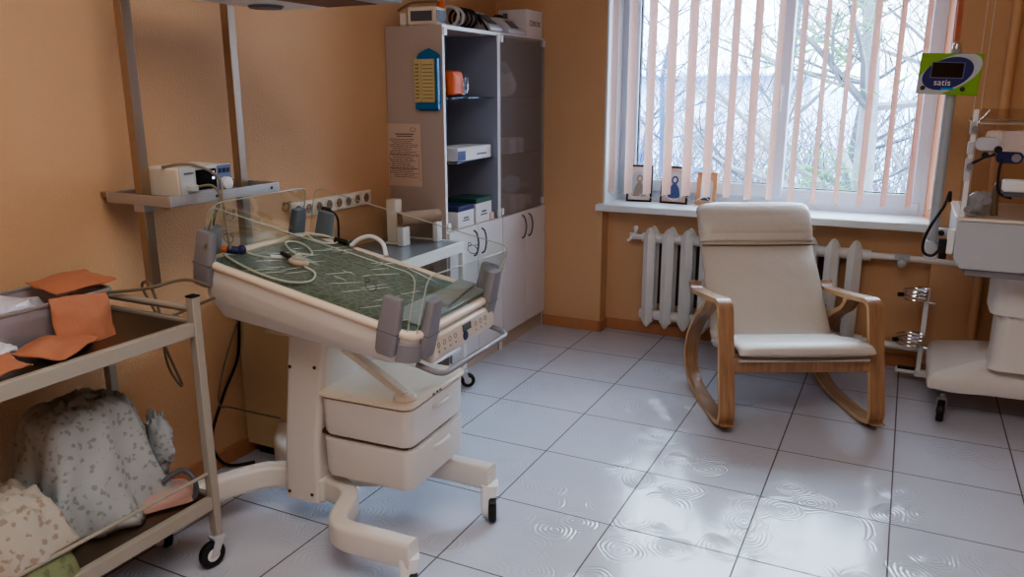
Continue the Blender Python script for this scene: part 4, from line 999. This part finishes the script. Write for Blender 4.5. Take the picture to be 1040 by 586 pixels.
pk = MB(T); pk.tube([(.222,3.635,1.165),(.27,3.63,1.20),(.31,3.62,1.215)], .006, 8); pk.build('port_arm', M['gasket'], ho)
kb = MB(T); kb.loft([[(x,y,z) for x,z in rrect(.046,.022,.02,5,.357,1.203)] for y in (3.635,3.605)]); kb.build('port_latch', M['navy'], ho, bevel=.004)
cb = MB(T); cb.cyl((.316,3.635,1.232),(.316,3.615,1.232),.014); cb.cyl((.274,3.63,1.21),(.274,3.62,1.21),.012); cb.build('latch_hub', M['black'], ho)
cb = MB(T); cb.cyl((.378,3.604,1.203),(.378,3.60,1.203),.016); cb.build('latch_disc', M['grey'], ho)
tr = MB(T); tr.bb(.345,.56,3.56,3.64,1.075,1.12); tr.build('monitor_tray', M['white'], ho, bevel=.008)
tr = MB(T); tr.bb(.35,.555,3.565,3.635,1.058,1.073); tr.build('tray_base', M['greyd'], ho, bevel=.003)
tr = MB(T); tr.tube(spline([(.33,3.6,1.2),(.325,3.58,1.14),(.335,3.58,1.07),(.38,3.58,1.05)]), .005, 8); tr.build('tray_cord', M['gasket'], ho)
hs = MB(T); hs.tube(spline([(.34,3.70,.965),(.335,3.70,1.04),(.345,3.71,1.09),(.39,3.74,1.10)]), .014, 10); hs.build('hose', M['tubeb'], ho)
pk = MB(T); pk.ball((.285,3.71,1.01),(.06,.03,.048),16,10,f=lambda p: 1+.3*noise.noise(p*4)); pk.build('film_bag', mat('cloudy film', (170,176,184), .25, bump=.8, bscale=30), ho)
pk = MB(T); pk.cyl((.30,3.655,1.03),(.30,3.635,1.03),.016); pk.build('port_cap', M['grey'], ho); MB(T).cyl((.24,3.645,.99),(.24,3.625,.99),.013).build('port_cap', M['grey'], ho)
for x, y in ((.26,3.87),(.245,4.34),(1.03,3.87),(1.03,4.34)): caster(inc, (x-o0.x,y-o0.y,0), .048, R(-95), fork=M['grey'], w=.03, hub=M['greyd'], zt=.125)
# accessory pole, bracket, display board
po = thing('display_pole', 'grey accessory pole clamped to the incubator side, behind the display board', 'pole', (.135,3.80,.76))
MB().cyl((0,0,0),(0,0,.86),.020,n=18).build('pole', mat('grey lacquered pole', (176,182,186), .35), po); MB().lathe([(.018,0),(.016,.02),(.006,.028)],(0,0,.86),14).build('pole_cap', M['chrome'], po)
q = MB(); q.bb(.02,.077,-.02,.02,.10,.125); q.bb(.01,.077,-.025,.025,.05,.07); q.box((0,0,.03),(.05,.05,.08)); q.build('clamp', M['lgrey'], po, bevel=.004)
q = MB(); q.cyl((.03,-.03,.11),(.03,-.05,.11),.012); q.box((.045,-.02,.02),(.03,.03,.045)); q.build('clamp_knob', M['black'], po, bevel=.003)
bo = thing('display_board', 'green and blue display board with dark screen on the grey pole', 'display', (.115,3.765,1.44))
BT = Matrix.Rotation(R(2.5),4,'Y')
MB(BT).bb(-.112,.112,-.012,.01,0,.162).build('board', M['lime'], bo, bevel=.003)
def ell(cx, cz, a, b, rot, n=36): return [(cx+a*math.cos(q)*math.cos(rot)-b*math.sin(q)*math.sin(rot), cz+a*math.cos(q)*math.sin(rot)+b*math.sin(q)*math.cos(rot)) for q in [2*PI*i/n for i in range(n)]]
def clipd(poly): return [(max(-.111,min(.111,x)), max(.001,min(.161,z))) for x, z in poly]
MB(BT).prism(clipd([(-.111,.001),(-.02,.001)]+[p for p in ell(0,.083,.122,.064,R(28))][-8:]+[p for p in ell(0,.083,.122,.064,R(28))][:16]+[(-.111,.09)]), -.0128, -.012, 'Y').build('silver_print', M['silver'], bo)
MB(BT).prism(ell(-.006,.083,.094,.060,R(22)), -.0136, -.0128, 'Y').build('blue_print', M['deepblue'], bo)
q = MB(BT); q.bb(-.068,.052,-.0148,-.0136,.064,.128); q.build('screen_border', mat('grey blue border', (112,116,150), .4), bo)
q = MB(BT); q.bb(-.065,.048,-.0164,-.0148,.068,.125); q.build('screen', M['blackg'], bo)
q = MB(BT); q.bb(-.022,.024,-.0148,-.0136,.019,.028); q.build('cyan_print', M['cyan'], bo)
q = MB(BT)
for x in (-.088,.056): q.cyl((x,-.0128,.024),(x,-.016,.024),.0095,n=18)
q.build('button', M['ink'], bo)
text_mesh('lettering', 'satis', .036, M['white'], bo, BT @ Matrix.Translation((-.02,-.0145,.047)) @ Matrix.Rotation(R(90),4,'X'))
q = MB(); q.bb(-.015,.045,.01,.014,.05,.1); q.build('bracket', M['lgrey'], bo)
t = thing('incubator_power_cord', 'black power cord looping from the incubator plug beside the sill', 'cord', (.13,3.72,.75)); o0 = Vector(t.location); T = Matrix.Translation(-o0)
MB(T).tube(spline([(.175,3.63,1.02),(.17,3.62,1.06),(.155,3.62,1.0),(.12,3.64,.92),(.10,3.66,.85),(.105,3.66,.80),(.14,3.66,.79),(.17,3.67,.83)]), .006, 8).build('cord', M['black'], t)
MB(T).bb(.155,.185,3.66,3.70,.80,.86).build('plug', M['black'], t, bevel=.004); MB(T).bb(.185,.212,3.66,3.72,.80,.90).build('inlet', M['white'], t, bevel=.004)
# bottle holder
bh = thing('bottle_holder', 'chrome double ring bottle holder on a white pole by the incubator base', 'holder', (.165,4.33,0)); 
MB().bb(-.011,.011,-.008,.008,.05,.50).build('pole', M['white'], bh, bevel=.002)
q = MB(); q.bb(-.105,-.01,-.025,.02,.055,.072); q.build('pedal', M['white'], bh, bevel=.004); q = MB(); q.bb(-.095,-.015,-.022,.016,.072,.08); q.build('pedal_pad', M['black'], bh, bevel=.002)
q = MB(); q.bb(-.015,.05,-.02,.02,.04,.07); q.build('mount', M['white'], bh, bevel=.004)
for z, rr in ((.47,.055),(.235,.062)):
    q = MB()
    for dz in (-.02,0,.018): q.torus((-.055,-.02,z+dz),rr,.0045,'Z',24,8,1,1)
    q.bb(-.05,.0,-.012,.012,z-.022,z+.035); q.build('ring', M['chrome'], bh)
    MB().cyl((-.11,-.05,z),(-.13,-.06,z),.011).build('knob', M['black'], bh); MB().cyl((.01,-.01,z-.04),(.04,-.01,z-.04),.008).build('knob', M['chrome'], bh)

# ------------------------------------------------------------------ outside
M['snowg'] = mat('frosty ground', (120,130,146), .9, noise_amt=.15, nscale=2)
M['bark'] = mat('pale frosted bark', (62,66,74), .9, noise_amt=.3, nscale=6)
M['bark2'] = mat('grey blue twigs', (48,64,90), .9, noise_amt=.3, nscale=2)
M['birch'] = mat('birch bark', (92,92,96), .9, noise_amt=.3, nscale=9)
M['brushc'] = mat('tan frosted brush', (76,74,80), .9, noise_amt=.3, nscale=4)
M['needle'] = mat('pale green needles', (58,92,62), .8, noise_amt=.3)
M['snow'] = mat('snow', (240,244,250), .8)
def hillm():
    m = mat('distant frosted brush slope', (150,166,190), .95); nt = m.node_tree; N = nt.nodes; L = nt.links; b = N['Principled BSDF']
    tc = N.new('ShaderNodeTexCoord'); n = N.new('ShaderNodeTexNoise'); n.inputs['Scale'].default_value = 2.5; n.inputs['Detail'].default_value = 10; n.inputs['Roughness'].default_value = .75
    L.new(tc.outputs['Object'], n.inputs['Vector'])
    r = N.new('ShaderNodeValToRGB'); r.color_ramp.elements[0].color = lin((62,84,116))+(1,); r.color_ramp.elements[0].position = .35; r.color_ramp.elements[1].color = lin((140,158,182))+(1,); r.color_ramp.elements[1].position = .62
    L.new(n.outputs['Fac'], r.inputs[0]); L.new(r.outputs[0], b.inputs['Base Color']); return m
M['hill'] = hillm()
GZ = -3.0
struct(MB().bb(-45,45,5.5,60,GZ-.2,GZ).build('ground', M['snowg']))
hl = MB(); vs = []; fs = []; nx, ny = 60, 14
for i in range(nx+1):
    for j in range(ny+1):
        x = -45+90*i/nx; y = 16+2.6*j; z = GZ+.02+ (j/ny)**1.1*(4.6+.8*noise.noise(Vector((x*.1,j*.3,1))))+.35*noise.noise(Vector((x*.5,y*.5,0)))*(j > 0)
        vs.append((x,y,z))
for i in range(nx):
    for j in range(ny): a = i*(ny+1)+j; fs.append((a,a+ny+1,a+ny+2,a+1))
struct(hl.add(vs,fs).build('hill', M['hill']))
def branch(mb, p, d, l, r, depth, rnd, spread=.6, up=.12, seg=4):
    pts = [p]; rs = [r]; q = Vector(p); dd = Vector(d).normalized()
    for i in range(seg):
        dd = (dd+Vector((rnd.uniform(-.2,.2),rnd.uniform(-.2,.2),rnd.uniform(-.1,.16)+up*.3))).normalized(); q = q+dd*(l/seg); pts.append(q.copy()); rs.append(max(.004, r*(1-.6*(i+1)/seg)))
    mb.tube(pts, rs, 5 if r > .03 else 3, caps=False)
    if depth:
        for k in range(3 if depth > 1 else 4):
            j = rnd.randint(1, seg); a = rnd.uniform(0, 2*PI); e = Vector((math.cos(a), math.sin(a), rnd.uniform(-.1,.7)))
            branch(mb, pts[j], (dd*.6+e*spread).normalized(), l*rnd.uniform(.45,.7), rs[j]*.6, depth-1, rnd, spread, up)
def tree(name, lab, p, hgt, r, m, seed, lean=(0,0), depth=4, group='bare trees outside', spread=.8):
    rnd = random.Random(seed); t = thing(name, lab, 'tree', p, 0, group)
    tr = MB(); pts = [Vector((0,0,0))]; n_ = 7
    for i in range(1, n_+1): pts.append(Vector((lean[0]*hgt*i/n_+rnd.uniform(-.06,.06)*hgt*.3, lean[1]*hgt*i/n_, hgt*i/n_)))
    tr.tube(pts, [r*(1-.75*i/n_) for i in range(n_+1)], 8, caps=False); tr.build('trunk', m, t)
    bm_ = MB()
    for i in range(2, n_+1):
        for k in range(3):
            a = rnd.uniform(0,2*PI); branch(bm_, pts[i], (math.cos(a), math.sin(a), rnd.uniform(.1,.7)), hgt*rnd.uniform(.22,.36), r*(1-.75*i/n_)*.5, depth-1, rnd, spread)
    bm_.build('branches', m, t, smooth=False); return t
tree('bare_tree', 'thick pale bare tree trunk leaning outside the right window pane', (-.15,9.5,GZ), 7.5, .17, M['birch'], 3, (-.07,0))
tree('bare_tree', 'thin forked bare tree just outside the handle side of the window', (-1.7,11,GZ), 7, .09, M['bark'], 11, (.05,0))
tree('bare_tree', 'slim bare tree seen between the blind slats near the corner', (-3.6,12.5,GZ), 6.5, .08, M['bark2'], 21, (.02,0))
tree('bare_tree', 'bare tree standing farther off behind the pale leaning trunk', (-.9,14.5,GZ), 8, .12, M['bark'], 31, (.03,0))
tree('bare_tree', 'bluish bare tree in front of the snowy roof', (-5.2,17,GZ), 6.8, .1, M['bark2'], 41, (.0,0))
tree('bare_tree', 'bare tree at the window frame edge beyond the display board', (1.0,12.5,GZ), 8, .13, M['birch'], 51, (-.05,0))
# undergrowth of twigs (uncountable)
rnd = random.Random(5); ug = MB()
for k in range(2600):
    y = rnd.uniform(9,24); x = rnd.uniform(-.42*y-1.0,.12*y+.8); l_ = rnd.uniform(.6,2.4)*(.7+y/30); zb_ = GZ+max(0,(y-16)*.13)
    a = rnd.uniform(0,2*PI); dd = Vector((math.cos(a)*.5,math.sin(a)*.3,rnd.uniform(.3,1))).normalized(); p = Vector((x,y,zb_+rnd.uniform(0,1.6)))
    q = p+dd*l_*.5+Vector((rnd.uniform(-.15,.15),0,rnd.uniform(-.1,.1))); e = q+(dd+Vector((rnd.uniform(-.4,.4),0,rnd.uniform(-.5,.1)))).normalized()*l_*.5
    ug.tube([p,q,e], [.013*(y/14),.009*(y/14),.004], 3, caps=False)
tag(ug.build('undergrowth', M['brushc'], None, smooth=False), 'tangle of frosted bare twigs growing outside the window', 'undergrowth', kind='stuff')
# needles: two sprays of evergreen
def spray(lab, c, s_, seed, n_=130):
    rnd = random.Random(seed); m_ = MB()
    for k in range(n_):
        p = Vector(c)+Vector((rnd.gauss(0,.45)*s_,rnd.gauss(0,.3)*s_,rnd.gauss(0,.32)*s_)); d = Vector((rnd.uniform(-1,1),rnd.uniform(-1,1),rnd.uniform(-.6,.4))).normalized()*.14
        m_.tube([p-d,p,p+d], [.004,.013,.003], 3, caps=False)
    m_.tube([Vector(c)+Vector((.2,0,-.2)), Vector(c), Vector(c)+Vector((-.6*s_,0,.1))], .02, 5)
    o = m_.build('evergreen_spray', M['needle'], None, smooth=False); tag(o, lab, 'branch', 'evergreen sprays outside'); o['kind'] = 'stuff'; return o
spray('green needle spray outside, high in the right window pane', (-.85,9.0,1.95), .8, 1)
spray('green needle spray outside, low in the right window pane', (-.72,9.0,.6), .45, 2, 55)
# house with a snowy roof, and a low shed
hs = thing('snowy_house', 'house with a broad snow covered roof beyond the trees', 'house', (-7.2,31,GZ))
MB().bb(-3.4,3.6,-2.5,2.5,0,5.2).build('wall', mat('pale blue grey render', (176,186,204), .9), hs)
MB().prism([(-4.2,5.0),(-3.4,6.6),(-.6,7.5),(2.6,7.2),(4.0,6.3),(4.6,5.0)], -3.2, 3.2, 'Y').build('roof', M['snow'], hs, bevel=.1)
q = MB(); [q.bb(x,x+1,-2.56,-2.5,2.2,3.6) for x in (-2.4,-.2,2)]; q.build('window', M['grey'], hs)
sd = thing('snowy_shed', 'low shed with a snow covered roof below the bare trees', 'shed', (-1.5,13.2,GZ))
MB().bb(-.95,.85,-.7,.7,0,1.35).build('wall', mat('grey boards', (150,156,166), .9, noise_amt=.2), sd); MB().prism([(-1.1,1.3),(-.95,1.5),(.0,1.85),(.9,1.5),(1.05,1.3)],-.9,.9,'Y').build('roof', M['snow'], sd, bevel=.03)
sd2 = thing('garden_wall', 'low white garden wall outside the corner side of the window', 'wall', (-4.2,14,GZ)); MB().bb(-1.6,1.5,-.1,.1,0,.95).build('wall_body', M['snow'], sd2, bevel=.02); MB().bb(-1.65,1.55,-.15,.15,.95,1.05).build('coping', M['snow'], sd2)

# ------------------------------------------------------------------ sky, fill light, camera
wd = bpy.data.worlds.new('overcast sky'); bpy.context.scene.world = wd; wd.use_nodes = True
nt = wd.node_tree; N = nt.nodes; L = nt.links; bg = N['Background']
tc = N.new('ShaderNodeTexCoord'); sp = N.new('ShaderNodeSeparateXYZ'); L.new(tc.outputs['Generated'], sp.inputs[0])
rp = N.new('ShaderNodeValToRGB'); e = rp.color_ramp.elements; e[0].position = .0; e[0].color = (.22,.26,.31,1); e[1].position = 1; e[1].color = (.66,.84,1,1)
a = e.new(.05); a.color = (.25,.29,.34,1); a = e.new(.2); a.color = (.34,.41,.49,1); a = e.new(.42); a.color = (.68,.84,1,1)
L.new(sp.outputs[2], rp.inputs[0]); L.new(rp.outputs[0], bg.inputs[0]); bg.inputs[1].default_value = 17.0

def area(name, loc, rot, sx, sy, power, col=(1,1,1)):
    l = bpy.data.lights.new(name, 'AREA'); l.shape = 'RECTANGLE'; l.size = sx; l.size_y = sy; l.energy = power; l.color = col
    o = bpy.data.objects.new(name, l); C.objects.link(o); o.location = loc; o.rotation_euler = rot; return o
area('fill_light', (-.3,.6,ZC-.02), (0,0,0), 1.6, 1.6, 24, (1,.97,.93))  # added fill light, unseen, lifts the room away from the window

cam_d = bpy.data.cameras.new('camera'); cam = bpy.data.objects.new('camera', cam_d); C.objects.link(cam)
cam_d.sensor_width = 36; cam_d.lens = 798.7/1040*36; cam_d.clip_start = .02; cam_d.clip_end = 200
yaw, pit, rol = .461435, .243497, .002159
cy_, sy_ = math.cos(yaw), math.sin(yaw)
r0 = Vector((cy_, sy_, 0)); f0 = Vector((-sy_*math.cos(pit), cy_*math.cos(pit), -math.sin(pit))); d0 = f0.cross(r0)
r1 = r0*math.cos(rol)+d0*math.sin(rol); d1 = -r0*math.sin(rol)+d0*math.cos(rol)
cam.matrix_world = Matrix.Translation((0,0,1.45)) @ Matrix((r1, -d1, -f0)).transposed().to_4x4()
sc_ = bpy.context.scene; sc_.camera = cam
sc_.cycles.use_denoising = True; sc_.cycles.max_bounces = 10; sc_.cycles.transparent_max_bounces = 24; sc_.cycles.caustics_reflective = False; sc_.cycles.caustics_refractive = False
sc_.cycles.sample_clamp_indirect = 6
sc_.view_settings.view_transform = 'AgX'; sc_.view_settings.look = 'AgX - Medium High Contrast'; sc_.view_settings.exposure = 0.78
